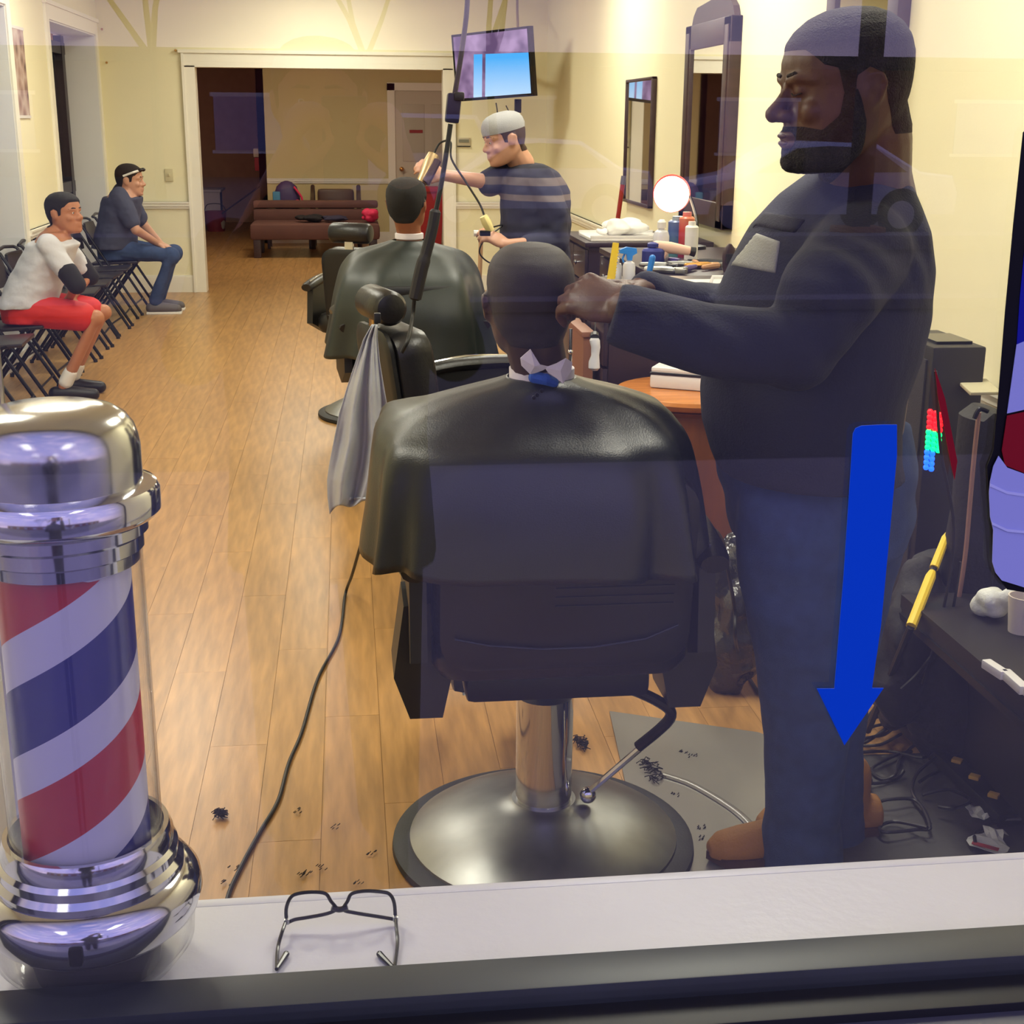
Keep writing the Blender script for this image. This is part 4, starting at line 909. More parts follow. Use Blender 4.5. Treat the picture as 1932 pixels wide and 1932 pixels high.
# ---------------- middle barber
def middle_barber():
    D = 6.9; c0 = PY(1005, 480, D)
    t = person('man in grey cap and striped navy sweater reaching out to clip hair mid-shop', (c0.x, D, 0))
    HC = PY(952, 262, D - .05); HM = head_matrix(HC, .24, math.radians(-75), math.radians(14))
    b = MB(); nk = PY(985, 310, D); b.limb([HM @ Vector((0, .1, -.2)), nk], [.06, .065], 12)
    rA = PY(1000, 345, D + .12); shn = PY(1015, 345, D - .14)
    b.loft([ell(PY(1010, 330, D), .10, .12, 20), ell(PY(1008, 400, D), .13, .16, 20), ell(PY(1006, 520, D), .14, .15, 20), ell((c0.x, D, .85), .14, .15, 20)])
    wl = PY(835, 330, D - .1); eln = PY(905, 345, D - .12)
    sh1 = PY(965, 320, D + .1)
    b.limb([sh1, PY(930, 345, D - .02), wl], [.05, .042, .028])
    eb = PY(1040, 455, D - .20); wr2 = PY(955, 462, D - .30)
    b.limb([shn, eb, wr2], [.055, .045, .028])
    h1 = hand_mb(1, (.6, .7, .7, .7), .05, .5, 1.05); h1.xf(frame_mat(wl, PY(800, 310, D - .15) - wl, Vector((.2, -.8, .5)))); b.join(h1)
    h2 = hand_mb(-1, (.5, .6, .7, .7), .05, .5, 1.05); h2.xf(frame_mat(wr2, PY(915, 440, D - .3) - wr2, Vector((0, -.6, .7)))); b.join(h2)
    b.limb([(c0.x, D - .1, .9), (c0.x, D - .1, .5), (c0.x + .02, D - .1, .08)], [.09, .06, .045]); b.limb([(c0.x, D + .1, .9), (c0.x, D + .1, .5), (c0.x + .02, D + .1, .08)], [.09, .06, .045])
    skin_with_head(t, b, HM, LSK, .008, 2, hair=lambda p: min(short_hair(p), .2 - p.z), hairmat=mat('brown_hair', (60, 40, 30), .7), hair_t=.004, beard=None)
    # cap
    CPM = mat('light_grey_cap', (150, 150, 150), .8, bump=.2, bump_scale=200)
    k = MB(); k.loft([[HM @ Vector((math.cos(a) * .385 * s_, math.sin(a) * .46 * s_ + .02, z)) for a in [2 * math.pi * i / 28 for i in range(28)]] for s_, z in ((1.0, .16), (1.02, .24), (.97, .34), (.86, .43), (.66, .49), (.36, .53), (.05, .54))])
    cp_ = k.build('cap', CPM, t)
    # stripes sweater
    s = MB(); s.loft([ell(PY(995, 308, D), .075, .085, 24), ell(PY(1003, 325, D), .14, .19, 24), ell(PY(1010, 360, D), .175, .22, 24), ell(PY(1010, 420, D), .18, .215, 24), ell(PY(1008, 480, D), .18, .20, 24), ell(PY(1008, 540, D), .19, .20, 24), ell((c0.x, D, .82), .19, .20, 24)])
    s.limb([sh1, PY(925, 346, D - .02)], [.085, .068]); s.limb([shn, PY(1045, 400, D - .2), eb + Vector((.02, 0, 0)), PY(1000, 462, D - .25)], [.09, .075, .072, .055])
    so = organic(s, .010, 3); wrinkle(so, .008, (10, 10, 14), 1)
    sm = ramp_mat('striped_navy_knit', 'Z', [(0, (40, 42, 66)), (.50, (40, 42, 66)), (.56, (108, 98, 98)), (.60, (40, 42, 66)), (.66, (98, 88, 88)), (.71, (34, 34, 48)), (.84, (48, 54, 78))], .85, True, scale=1 / .75, offset=-.85 / .75)
    so.build('sweater', sm, t, edge=0)
    j = MB(); j.loft([ell((c0.x, D, .95), .17, .19, 20), ell((c0.x, D, .78), .17, .19, 20)])
    for s_ in (-1, 1): j.limb([(c0.x, D + s_ * .1, .85), (c0.x, D + s_ * .1, .48), (c0.x + .02, D + s_ * .1, .1)], [.105, .085, .07])
    organic(j, .012, 3).build('trousers', DENIM, t, edge=0)
    for s_ in (-1, 1): MB().limb([(c0.x + .04, D + s_ * .1, .045), (c0.x - .14, D + s_ * .1, .04)], [.045, .04]).build('shoe', BLKP, t)
    # clippers in the raised hand
    a = PY(818, 292, D - .15); b2 = PY(795, 345, D - .2)
    k = thing('hair_clipper', 'gold and black clipper held against the second customer\'s hair', 'clipper', b2)
    MB().tube([a, a.lerp(b2, .3), a.lerp(b2, .7), b2], [.028, .034, .028, .026], 12).build('body', mat('clipper_gold', (190, 165, 120), .35, metal=.7), k)
    MB().tube([a.lerp(b2, .2) + Vector((.03, -.02, 0)), b2 + Vector((.02, -.02, 0))], [.02, .022], 10).build('grip', DWOOD, k)
    MB().box(b2 + Vector((-.01, 0, -.02)), (.05, .03, .03), None, .004).build('blade', mat('purple_guard', (80, 60, 150), .4), k)
    MB().tube(smooth_pts([a, PY(830, 270, D - .15), PY(850, 268, D - .2), PY(852, 300, D - .25), PY(880, 345, D - .3), PY(905, 385, D - .32), PY(913, 405, D - .34)], 6), .005, 6).build('cord', CORD, k)
    c = PY(917, 420, D - .36); k = thing('hair_clipper', 'cream coloured spare clipper held in the barber\'s lower hand', 'clipper', c)
    MB().tube([PY(912, 408, D - .36), PY(918, 420, D - .36), PY(925, 434, D - .35)], [.028, .034, .028], 12, flat=.7).build('body', mat('cream_plastic', (232, 216, 150), .4), k)
    MB().box(PY(915, 440, D - .36), (.05, .04, .025), None, .004).build('blade', BLKM, k)
    MB().tube(smooth_pts([PY(925, 430, D - .36), PY(948, 425, D - .2), PY(930, 440, D - .25), PY(912, 455, D - .3), PY(905, 478, D - .3), PY(925, 496, D - .3), PY(945, 490, D - .3)], 6), .004, 6).build('cord', CORD, k)
    # broom handle beside
    k = thing('broom', 'broom with wooden handle and white grip leaning by the middle barber', 'broom', (PZ(900, 640).x, 7.2, 0))
    p1 = PY(908, 440, 7.3); p0 = Vector((p1.x - .03, 7.35, .12))
    MB().tube([p0, p1], .012, 8).build('handle', mat('pine_handle', (190, 150, 105), .6), k); MB().tube([p1 + Vector((-.04, 0, 0)), p1 + Vector((.05, 0, 0))], .016, 8).build('grip', WHITE, k)
    MB().bx(p0.x - .15, p0.x + .15, 7.32, 7.38, 0, .12, .01).build('bristles', mat('straw_bristles', (160, 130, 80), .9), k)
middle_barber()
# ---------------- seated waiting people + folding chairs
def folding_chair():
    """faces local +X, origin on the floor below the seat centre"""
    t = thing('folding_chair', '', 'chair', (0, 0, 0), 0)
    M_ = BLKM
    MB().box((0.01, 0, .445), (.40, .39, .022), Matrix.Rotation(math.radians(-3), 3, 'Y'), .008).build('seat', mat('black_chair_pad', (24, 20, 22), .35), t)
    b = MB(); rings = []
    for z, s in ((.60, .9), (.63, 1), (.74, 1), (.78, .86)): rings.append([Vector((-.185 - (z - .6) * .22 + d - .02 * (1 - (y / .2) ** 2), y * s, z)) for y, d in [(-.2, 0), (-.1, 0), (0, 0), (.1, 0), (.2, 0), (.2, .018), (.1, .018), (0, .018), (-.1, .018), (-.2, .018)]])
    b.loft(rings); b.build('backrest', mat('black_chair_back', (24, 20, 22), .35), t)
    for s in (-1, 1):
        y = s * .205
        MB().tube([(-.27, y, .80), (-.245, y, .79), (.22, y, .012)], .0115, 8).build('front_leg', M_, t)
        MB().tube([(.13, y * .93, .45), (.10, y * .93, .44), (-.21, y * .93, .012)], .0105, 8).build('rear_leg', M_, t)
        MB().tube([(.22, y, .022), (.222, y, 0)], .015, 8).tube([(-.21, y * .93, .022), (-.212, y * .93, 0)], .014, 8).build('foot_cap', WHITE if False else BLKP, t)
    MB().tube([(-.27, -.205, .80), (-.275, 0, .815), (-.27, .205, .80)], .0115, 8).build('top_rail', M_, t)
    MB().tube([(.17, -.205, .10), (.17, .205, .10)], .007, 6).tube([(-.17, -.19, .09), (-.17, .19, .09)], .007, 6).build('cross_bar', M_, t)
    return t
fc = folding_chair(); XCH = -2.0
ys = [7.75, 8.42, 8.95, 9.48, 10.0, 10.52, 11.05, 11.6, 12.25, 12.85]
labs = ['black folding chair in the left row, nearest the window and cut by the photo edge', 'black folding chair under the boy in red shorts', 'empty black folding chair just beyond the boy', 'empty black folding chair, second beyond the boy', 'empty black folding chair, third beyond the boy', 'empty black folding chair, fourth beyond the boy', 'empty black folding chair, second before the man in jeans', 'empty black folding chair next to the man in jeans on the near side', 'black folding chair under the man in grey shirt and jeans', 'empty black folding chair last in the row against the back wall']
for i, y in enumerate(ys):
    c = fc if i == 0 else copy_tree(fc); c.location = (XCH + random.uniform(-.02, .02), y, 0); c.rotation_euler = (0, 0, random.uniform(-.06, .06)); tag(c, labs[i], 'chair', 'folding chairs along the left wall')

def seated(lab, base, headpx, headD, hh, yaw, pitch, skin, hairm, shirt, pants, shorts=False, hair_t=.006, lean=0., hands='lap', D=None, s=1., shin=0., bulk=1.):
    """base: seat centre x,y; faces +X"""
    x, y = base; t = person(lab, (x, y, .45)); HC = PY(*headpx, headD); HM = head_matrix(HC, hh, yaw, pitch)
    hip = Vector((x - .06, y, .56)); ch = Vector((x - .06 + lean * .75, y, .56 + .40 * s)); nk = HC + Vector((-.03, 0, -hh * .45)); nk = nk.lerp(Vector((ch.x, ch.y, nk.z)), .3)
    b = MB(); b.limb([HM @ Vector((0, .1, -.2)), nk, ch + Vector((0, 0, .04))], [.055 * s, .055 * s, .07 * s], 12)
    tr = [(hip, .13, .17), (hip.lerp(ch, .5), .12, .16), (ch, .11, .19 * s), (ch + Vector((.01, 0, .07)), .07, .11)]
    tr = [(c, a * bulk, w * bulk) for c, a, w in tr]; b.loft([ell(c, a, w * .93, 20) for c, a, w in tr])
    knees = []; 
    for sd in (-1, 1):
        sh = ch + Vector((0, sd * .19 * s, .02)); kn = Vector((x + .40 * s, y + sd * .13, .50)); an = Vector((x + (.36 - shin) * s, y + sd * .12, .09)); knees.append((kn, an))
        el = sh + Vector((.10 + lean * .2, sd * .04, -.26 * s))
        wr_ = Vector((x + .30 * s, y + sd * .06, .60)) if hands == 'lap' else Vector((x + .22 * s, y + sd * .05, .60))
        b.limb([sh, el, wr_], [.05 * s, .04 * s, .026 * s]); b.limb([hip + Vector((0, sd * .09, 0)), kn, an], [.075, .056 * s, .038 * s])
        h = hand_mb(sd, (.35, .4, .45, .5), .05, .4, .95 * s); h.xf(frame_mat(wr_, Vector((.8, -sd * .35, -.35 if hands == 'lap' else -.9)), (.3, 0, 1))); b.join(h)
    skin_with_head(t, b, HM, skin, .008, 2, hair=short_hair, hairmat=hairm, hair_t=hair_t)
    # shirt
    m = MB(); m.loft([ell(c + Vector((0, 0, 0)), a + .035, w + .02, 24) for c, a, w in tr[:3]] + [ell(nk.lerp(ch, .45), .075, .09, 24)])
    for sd in (-1, 1):
        sh = ch + Vector((0, sd * .18 * s, .01)); el = sh + Vector((.10 + lean * .2, sd * .04, -.26 * s)); m.limb([sh, sh.lerp(el, .72)], [.072 * s * (bulk ** .5), .064 * s * (bulk ** .5)])
    o = organic(m, .010, 3); wrinkle(o, .008, (9, 9, 16), 2); o.build('shirt', shirt, t, edge=0)
    m = MB(); m.loft([ell(hip + Vector((.02, 0, -.09)), .16, .19, 24), ell(hip + Vector((0, 0, .05)), .15, .18, 24)])
    for sd, (kn, an) in zip((-1, 1), knees):
        h0 = hip + Vector((.02, sd * .09, -.01))
        if shorts: m.limb([h0, h0.lerp(kn, .8)], [.105, .088])
        else: m.limb([h0, kn, an + Vector((0, 0, .03))], [.10, .082, .06])
    o = organic(m, .010, 3); wrinkle(o, .006, (10, 10, 10), 4); o.build('shorts' if shorts else 'jeans', pants, t, edge=0)
    return t, knees, ch, HM
PI = math.pi
# boy
boyp = (XCH + .13, 8.42)
t, kn, ch, HM = seated('boy in white and black shirt and red shorts sitting forward on a folding chair', boyp, (122, 403), 8.45, .235, math.radians(62), math.radians(-4), TSK, BHR, mat('pale_grey_tee', (205, 205, 212), .8, bump=.2, bump_scale=60), mat('red_shorts', (200, 36, 30), .7), True, .009, .26, 'low', s=.92, shin=.20, bulk=1.08)
for sd, (k_, an) in zip((-1, 1), kn):
    MB().limb([an.lerp(k_, .06), an.lerp(k_, .20)], [.043, .041]).build('sock', WHITE, t)
    MB().limb([an + Vector((-.05, 0, -.045)), an + Vector((.05, 0, -.045)), an + Vector((.17, 0, -.052))], [.045, .046, .036]).build('shoe', BLKP, t)
    sh = ch + Vector((0, sd * .175, .02)); el = sh + Vector((.10 + .26 * .2, sd * .04, -.26 * .92)); MB().limb([sh.lerp(el, .70), sh.lerp(el, 1.)], [.062, .057]).build('undersleeve', mat('black_jersey', (16, 14, 18), .8), t)
# man
t, kn, ch, HM = seated('man in dark grey T-shirt and jeans seated by the back wall, sunglasses on his hair', (XCH + .04, 12.25), (245, 340), 12.25, .26, math.radians(84), math.radians(2), LSK, BHR, mat('slate_grey_tee', (62, 66, 88), .85), DENIM, False, .009, .14, 'lap', s=1.08, shin=.10, bulk=1.22)
for k_, an in kn:
    MB().limb([an + Vector((-.04, 0, -.04)), an + Vector((.06, 0, -.04)), an + Vector((.18, 0, -.05))], [.05, .05, .04]).build('shoe', mat('grey_trainer', (90, 84, 88), .6), t)
    MB().bx(an.x - .08, an.x + .22, an.y - .045, an.y + .045, .0, .022, .006).build('shoe_sole', WHITE, t)
k = MB(); k.tube([HM @ Vector((sx_, y_, z_)) for sx_, y_, z_ in ((-.38, .12, .14), (-.36, -.2, .27), (-.18, -.36, .33), (0, -.40, .34), (.18, -.36, .33), (.36, -.2, .27), (.38, .12, .14))], .010, 6); o = k.build('sunglasses', WHITE); tag(o, 'white sunglasses pushed up on the seated man\'s hair', 'sunglasses')
m = MB()
for s_ in (-1, 1): m.sph(HM @ Vector((s_ * .17, -.40, .35)), (.022, .022, .016))
m.build('lens', BLKP, o)
# cream cord hanging at far left front (stand pole)
# ================================================================== TELEVISION on the back wall corner
def tv():
    a = PY(853, 67, 12.95); b = PY(998, 48, 12.25); c = PY(1008, 182, 12.25); d = PY(863, 191, 12.95)
    cen = (a + b + c + d) / 4; ux = ((b + c) / 2 - (a + d) / 2); w = ux.length; ux.normalize(); uz = ((a + b) / 2 - (c + d) / 2); h = uz.length; uz.normalize(); uz = (uz - ux * uz.dot(ux)).normalized(); uy = uz.cross(ux)
    M = Matrix.Translation(cen) @ Matrix(((ux.x, uy.x, uz.x), (ux.y, uy.y, uz.y), (ux.z, uy.z, uz.z))).to_4x4()
    print('tv', w, h)
    t = thing('television', 'flat screen television on a wall arm above the back right corner, showing a blue picture', 'television', cen)
    def B(x0, x1, y0, y1, z0, z1, nm, m_): return MB().bx(x0, x1, y0, y1, z0, z1).xf(M).build(nm, m_, t)
    B(-w / 2, w / 2, .005, .05, -h / 2, h / 2, 'case', BLKP)
    f = MB().bx(-w / 2, w / 2, -.012, .008, h / 2 - .02, h / 2).bx(-w / 2, w / 2, -.012, .008, -h / 2, -h / 2 + .025).bx(-w / 2, -w / 2 + .02, -.012, .008, -h / 2, h / 2).bx(w / 2 - .02, w / 2, -.012, .008, -h / 2, h / 2); f.xf(M).build('bezel', mat('gloss_black', (10, 10, 12), .15), t)
    m = bpy.data.materials.new('screen_picture'); m.use_nodes = True; n = m.node_tree; bs = n.nodes['Principled BSDF']; bs.inputs['Base Color'].default_value = (.01, .01, .012, 1); bs.inputs['Roughness'].default_value = .2
    uvs = n.nodes.new('ShaderNodeTexCoord'); sp = n.nodes.new('ShaderNodeSeparateXYZ'); n.links.new(uvs.outputs['Generated'], sp.inputs[0])
    x, z = sp.outputs['X'], sp.outputs['Z']
    def mth(op, a_, b_):
        q = n.nodes.new('ShaderNodeMath'); q.operation = op
        for i, v in enumerate((a_, b_)):
            if isinstance(v, (int, float)): q.inputs[i].default_value = v
            else: n.links.new(v, q.inputs[i])
        return q.outputs[0]
    win = mth('MULTIPLY', mth('GREATER_THAN', x, .27), mth('LESS_THAN', z, .66)); win = mth('MULTIPLY', win, mth('GREATER_THAN', mth('ABSOLUTE', mth('SUBTRACT', x, .40), 0), .02))
    nz_ = n.nodes.new('ShaderNodeTexNoise'); nz_.inputs['Scale'].default_value = 3; n.links.new(uvs.outputs['Generated'], nz_.inputs['Vector'])
    r1 = n.nodes.new('ShaderNodeValToRGB'); n.links.new(nz_.outputs[0], r1.inputs[0]); r1.color_ramp.elements[0].position = .35; r1.color_ramp.elements[0].color = (*lin((95, 70, 110)), 1); r1.color_ramp.elements[1].position = .62; r1.color_ramp.elements[1].color = (*lin((165, 135, 175)), 1)
    r2 = n.nodes.new('ShaderNodeValToRGB'); n.links.new(z, r2.inputs[0]); r2.color_ramp.elements[0].color = (*lin((190, 225, 255)), 1); r2.color_ramp.elements[1].position = .6; r2.color_ramp.elements[1].color = (*lin((70, 175, 250)), 1)
    mixc = n.nodes.new('ShaderNodeMixRGB'); n.links.new(win, mixc.inputs[0]); n.links.new(r1.outputs[0], mixc.inputs[1]); n.links.new(r2.outputs[0], mixc.inputs[2])
    n.links.new(mixc.outputs[0], bs.inputs['Emission Color']); bs.inputs['Emission Strength'].default_value = 1.25
    # picture plane built in world, generated coordinates follow its own box; X grows to the right, Z up
    o = MB().bx(-w / 2 + .02, w / 2 - .02, -.010, -.004, -h / 2 + .025, h / 2 - .02).xf(M).build('screen', m, t)
    MB().tube([cen + uy * .05, cen + uy * .25 + Vector((.05, .1, 0)), Vector((min(cen.x + .45, XR - .3), YB - .03, cen.z))], .025, 8).build('wall_arm', BLKM, t)
    MB().bx(XR - .35, XR - .2, YB - .03, YB, cen.z - .12, cen.z + .12).build('wall_plate', BLKM, t)
    MB().tube([PY(977, 50, 12.9), PY(976, 20, 13.5), PY(976, 0, 13.66), Vector((PY(976, 0, 13.66).x, 13.66, 2.96))], .012, 6).build('cable', mat('beige_cable', (150, 130, 110), .6), t)
    for px, py, q in ((935, 235, (936, 195)), (962, 230, (955, 200)), (977, 225, (975, 190))): MB().tube(smooth_pts([PY(q[0], q[1], 12.7), PY((px + q[0]) / 2 + 3, (py + q[1]) / 2, 13.1), PY(px, py, 13.5)], 5), .006, 6).build('cable', CORD, t)
    MB().box(PY(977, 200, 12.8), (.06, .05, .12), None, .005).build('adapter', BLKP, t)
tv()

# ================================================================== REAR ROOM FURNITURE
FUT = mat('brown_microfibre', (94, 60, 52), .75, noise_amt=.08, noise_scale=6, bump=.1, bump_scale=200)
def futon():
    Y = 17.3; x0 = PY(474, 440, Y).x; x1 = PY(716, 440, Y).x
    t = thing('futon_sofa', 'low brown futon sofa with block legs in the rear room', 'sofa', ((x0 + x1) / 2, Y, 0))
    zt = PY(600, 378, Y + .6).z; zs = .40
    for z0, z1, nm in ((zs, (zs + zt) / 2 + .02, 'backrest'), ((zs + zt) / 2 + .03, zt, 'backrest')):
        MB().box(((x0 + x1) / 2, Y + .58 + (z0 - zs) * .15, (z0 + z1) / 2), (x1 - x0, .16, z1 - z0), None, .035).build(nm, FUT, t)
    MB().box(((x0 + x1) / 2, Y + .15, .315), (x1 - x0, .82, .19), None, .045).build('seat', FUT, t)
    for x in (x0 + .08, x1 - .08):
        for y in (Y - .17, Y + .5): MB().bx(x - .045, x + .045, y - .04, y + .04, 0, .24, .01).build('leg', DWOOD, t)
    return x0, x1, Y, zt
fx0, fx1, FY, fzt = futon()
def pile(name, px, py, Y, sz, m_, lab, cat, n=9, seed=1, z0=None, kind=None, vox=.012):
    random.seed(seed); c = PY(px, py, Y); m = MB()
    if z0 is not None: c.z = z0 + sz[2] / 2
    for i in range(n):
        m.sph(c + Vector((random.uniform(-.6, .6) * sz[0] / 2, random.uniform(-.6, .6) * sz[1] / 2, random.uniform(-.5, .4) * sz[2] / 2)), (sz[0] * random.uniform(.18, .3), sz[1] * random.uniform(.2, .3), sz[2] * random.uniform(.2, .34)), Matrix.Rotation(random.uniform(-.6, .6), 3, 'Z'), 12, 8)
    o = organic(m, vox, 3); wrinkle(o, min(sz) * .06, (14, 14, 14), seed)
    if z0 is not None: o.v = [Vector((v.x, v.y, max(v.z, z0 + .002))) for v in o.v]
    ob = o.build(name, m_, edge=0); tag(ob, lab, cat, kind=kind); return ob
zs = .413
pile('jacket', 582, 424, FY + .1, (.36, .3, .10), mat('black_cotton', (22, 18, 22), .85), 'black jacket heaped on the left half of the futon seat', 'clothing', 9, 3, zs)
pile('jeans', 632, 422, FY + .1, (.42, .26, .09), mat('dark_denim', (44, 40, 62), .85), 'folded dark jeans lying on the futon seat beside the black jacket', 'clothing', 9, 4, zs)
pile('jacket', 700, 418, FY + .05, (.26, .3, .17), mat('hot_pink_fabric', (214, 40, 84), .7), 'hot pink jacket on the right end of the futon', 'clothing', 8, 5, zs)
# bench sofa behind
Y = 18.55; x0 = PY(598, 360, Y).x; x1 = PY(668, 360, Y).x; zt = PY(630, 357, Y + .1).z
t = thing('armchair', 'dark brown chair with curled arm standing behind the futon against the wall', 'chair', ((x0 + x1) / 2, Y, 0))
LB = mat('dark_brown_leather', (58, 32, 24), .35)
MB().box(((x0 + x1) / 2, Y + .22, zt - .28), (x1 - x0, .14, .56), None, .05).build('backrest', LB, t); MB().box(((x0 + x1) / 2, Y - .05, .38), (x1 - x0, .5, .14), None, .04).build('seat', LB, t)
for x in (x0 - .06, x1 + .06): MB().tube(smooth_pts([(x, Y + .25, zt + .03), (x, Y + .1, zt - .06), (x, Y - .2, .60), (x, Y - .3, .5), (x, Y - .28, 0)], 4), .03, 8).tube([(x, Y + .25, zt), (x, Y + .25, 0)], .03, 8).build('arm', LB, t)
# backpack on table behind futon
zt0 = fzt - .14
t = thing('side_table', 'small dark table behind the left of the futon carrying the backpack', 'table', (PY(545, 380, 18.5).x, 18.5, 0)); c = PY(545, 380, 18.5)
MB().bx(c.x - .3, c.x + .3, 18.3, 18.7, zt0 - .03, zt0, .005).build('tabletop', DWOOD, t)
for sx_ in (-1, 1):
    for sy_ in (-1, 1): MB().bx(c.x + sx_ * .27 - .02, c.x + sx_ * .27 + .02, 18.5 + sy_ * .17 - .02, 18.5 + sy_ * .17 + .02, 0, zt0 - .03).build('leg', DWOOD, t)
p = PY(541, 362, 18.5); h = PY(541, 341, 18.5).z - zt0
t = thing('backpack', 'blue and purple backpack standing behind the futon back', 'bag', (p.x, 18.5, zt0))
m = MB(); m.loft([ell((p.x, 18.5, zt0 + z), rx, ry, 20, 2.6) for z, rx, ry in ((.002, .15, .10), (.02, .18, .12), (h * .5, .17, .12), (h * .8, .13, .09), (h * .95, .07, .05), (h, .02, .02))]); m.build('sack', mat('purple_nylon', (62, 44, 92), .6), t)
MB().box((p.x - .13, 18.40, zt0 + h * .33), (.10, .06, h * .6), None, .02).build('pocket', mat('teal_nylon', (70, 130, 165), .6), t); MB().tube(smooth_pts([(p.x + .1, 18.38, zt0 + h * .8), (p.x + .2, 18.36, zt0 + h * .4), (p.x + .17, 18.38, zt0 + .03)], 5), .014, 6).build('strap', mat('hot_pink_fabric', (214, 40, 84), .7), t)
MB().sph((p.x + .14, 18.37, zt0 + h * .25), .035).build('tag', MATS['hot_pink_fabric'], t)
# red bin by door, mop bucket in the hall, handle
p = PY(812, 400, 18.3)
t = thing('storage_bin', 'upright red plastic bin beside the rear door, half hidden by the second customer', 'bin', (p.x, 18.3, 0)); zt = PY(812, 352, 18.3).z
MB().loft([[Vector((p.x + a * w, 18.3 + b * w * .9, z)) for a, b in ((-1, -1), (1, -1), (1, 1), (-1, 1))] for w, z in ((.13, 0), (.17, zt - .06))], smooth=False).build('body', mat('red_plastic', (172, 38, 36), .5), t)
MB().bx(p.x - .185, p.x + .185, 18.12, 18.48, zt - .06, zt, .01).build('lid', mat('red_plastic', (172, 38, 36), .5), t)
p = PZ(408, 436)
t = thing('mop_bucket', 'dark red mop bucket in the dim hall left of the futon', 'bucket', (p.x, p.y, 0))
MB().lathe([(0, 0), (.13, 0), (.16, .30), (.17, .30), (.165, .27), (.135, .02), (0, .02)], (p.x, p.y, 0), 24).build('bucket', mat('dark_red_plastic', (120, 24, 30), .5), t)
MB().tube(smooth_pts([(p.x - .165, p.y, .29), (p.x - .1, p.y - .05, .40), (p.x + .1, p.y - .05, .40), (p.x + .165, p.y, .29)], 5), .006, 6).build('handle', BLKM, t)
q0 = Vector((p.x + .08, p.y - .05, .25)); q1 = PY(492, 350, BY + .6); t = thing('mop', 'mop with thin dark handle leaning from the bucket to the wall corner', 'mop', q0)
MB().tube([q0, q1], .012, 8).build('handle', mat('dark_handle', (60, 34, 26), .5), t); MB().lathe([(0, -.22), (.05, -.21), (.07, -.12), (.03, 0), (0, .02)], q0, 14).build('mop_head', mat('mop_string', (150, 140, 130), .9), t)
# pale table at left of hall + a second dim appliance
p = PZ(385, 440); t = thing('table', 'pale table just inside the opening on the left of the dim hall', 'table', (p.x - .2, p.y, 0)); zt = PY(380, 362, p.y).z
p.y += .95; MB().bx(-2.6, p.x + .22, p.y - .3, p.y + .5, zt - .04, zt, .01).build('tabletop', mat('lavender_cloth', (190, 186, 200), .7), t)
MB().bx(-2.6, p.x + .20, p.y - .28, p.y - .26, zt - .35, zt - .04).build('cloth_drop', mat('lavender_cloth', (190, 186, 200), .7), t)
for x in (-2.5, p.x + .15):
    for y in (p.y - .25, p.y + .45): MB().bx(x - .02, x + .02, y - .02, y + .02, 0, zt - .04).build('leg', BLKM, t)
p = PY(484, 290, BY + .9); t = thing('wall_dispenser', 'white and red extinguisher cabinet on the hall wall corner', 'dispenser', (p.x, BY + .9, p.z))
MB().bx(-1.29, -1.17, BY + .8, BY + 1., PY(484, 296, BY + .9).z, PY(484, 280, BY + .9).z, .01).build('box', WHITE, t); MB().bx(-1.28, -1.17, BY + .82, BY + .98, PY(484, 322, BY + .9).z, PY(484, 297, BY + .9).z, .01).build('cylinder', mat('pinkish_red', (190, 50, 70), .5), t)

# ================================================================== STATIONS ON THE RIGHT
PUR = mat('dark_plum_laminate', (46, 34, 44), .35, noise_amt=.1, noise_scale=5)
def cabinet(lab, x0, x1, y0, y1, h, doors, knob_side=-1, m_=PUR):
    t = thing('cabinet', lab, 'cabinet', ((x0 + x1) / 2, (y0 + y1) / 2, 0))
    MB().bx(x0 + .012, x1, y0, y1, 0.06, h - .025).bx(x0 + .04, x1, y0 + .02, y1 - .02, 0, .06).build('body', m_, t); MB().bx(x0 - .01, x1, y0 - .01, y1 + .01, h - .025, h, .004).build('countertop', m_, t)
    n = doors; w = (y1 - y0) / n
    for i in range(n):
        a = y0 + i * w + .006; b = y0 + (i + 1) * w - .006
        dw = MB().bx(x0 - .008, x0 + .012, a, b, h - .20, h - .04, .003).build('drawer', m_, t); MB().lathe([(0, 0), (.006, 0), (.006, .012), (.014, .018), (.014, .026), (0, .03)], (x0 - .008, (a + b) / 2, h - .12), 14, ax=Matrix.Rotation(-math.pi / 2, 3, 'Y')).build('knob', CHROME, dw)
        dr = MB().bx(x0 - .008, x0 + .012, a, b, .08, h - .21, .003).build('door', m_, t); MB().lathe([(0, 0), (.006, 0), (.006, .012), (.014, .018), (.014, .026), (0, .03)], (x0 - .008, b - .05, h - .30), 14, ax=Matrix.Rotation(-math.pi / 2, 3, 'Y')).build('knob', CHROME, dr)
    return t
# far cabinet with white towel
hA = PY(1150, 447, 7.5).z; xA = PY(1092, 470, 7.4).x
cabinet('tall dark plum cabinet with white towel on top at the far station', xA, XR - .03, 7.15, 7.9, hA, 2)
xt = PY(1115, 450, 7.2).x
t = thing('tray', 'white tray on top of the far plum cabinet', 'tray', (xt + .25, 7.4, hA)); MB().bx(xt, xt + .42, 7.2, 7.6, hA, hA + .018, .006).build('plate', WHITE, t); MB().bx(xt, xt + .42, 7.2, 7.215, hA + .018, hA + .03).bx(xt, xt + .42, 7.585, 7.6, hA + .018, hA + .03).build('rim', WHITE, t)
pile('towel', 1180, 436, 7.4, (.26, .24, .10), mat('white_towel', (232, 230, 226), .9), 'crumpled white towel on the tray on the far cabinet', 'towel', 10, 8, hA + .019)
pile('towel', 1136, 440, 7.35, (.09, .10, .05), mat('white_towel', (232, 230, 226), .9), 'small rolled white cloth left of the crumpled towel', 'towel', 6, 9, hA + .019)
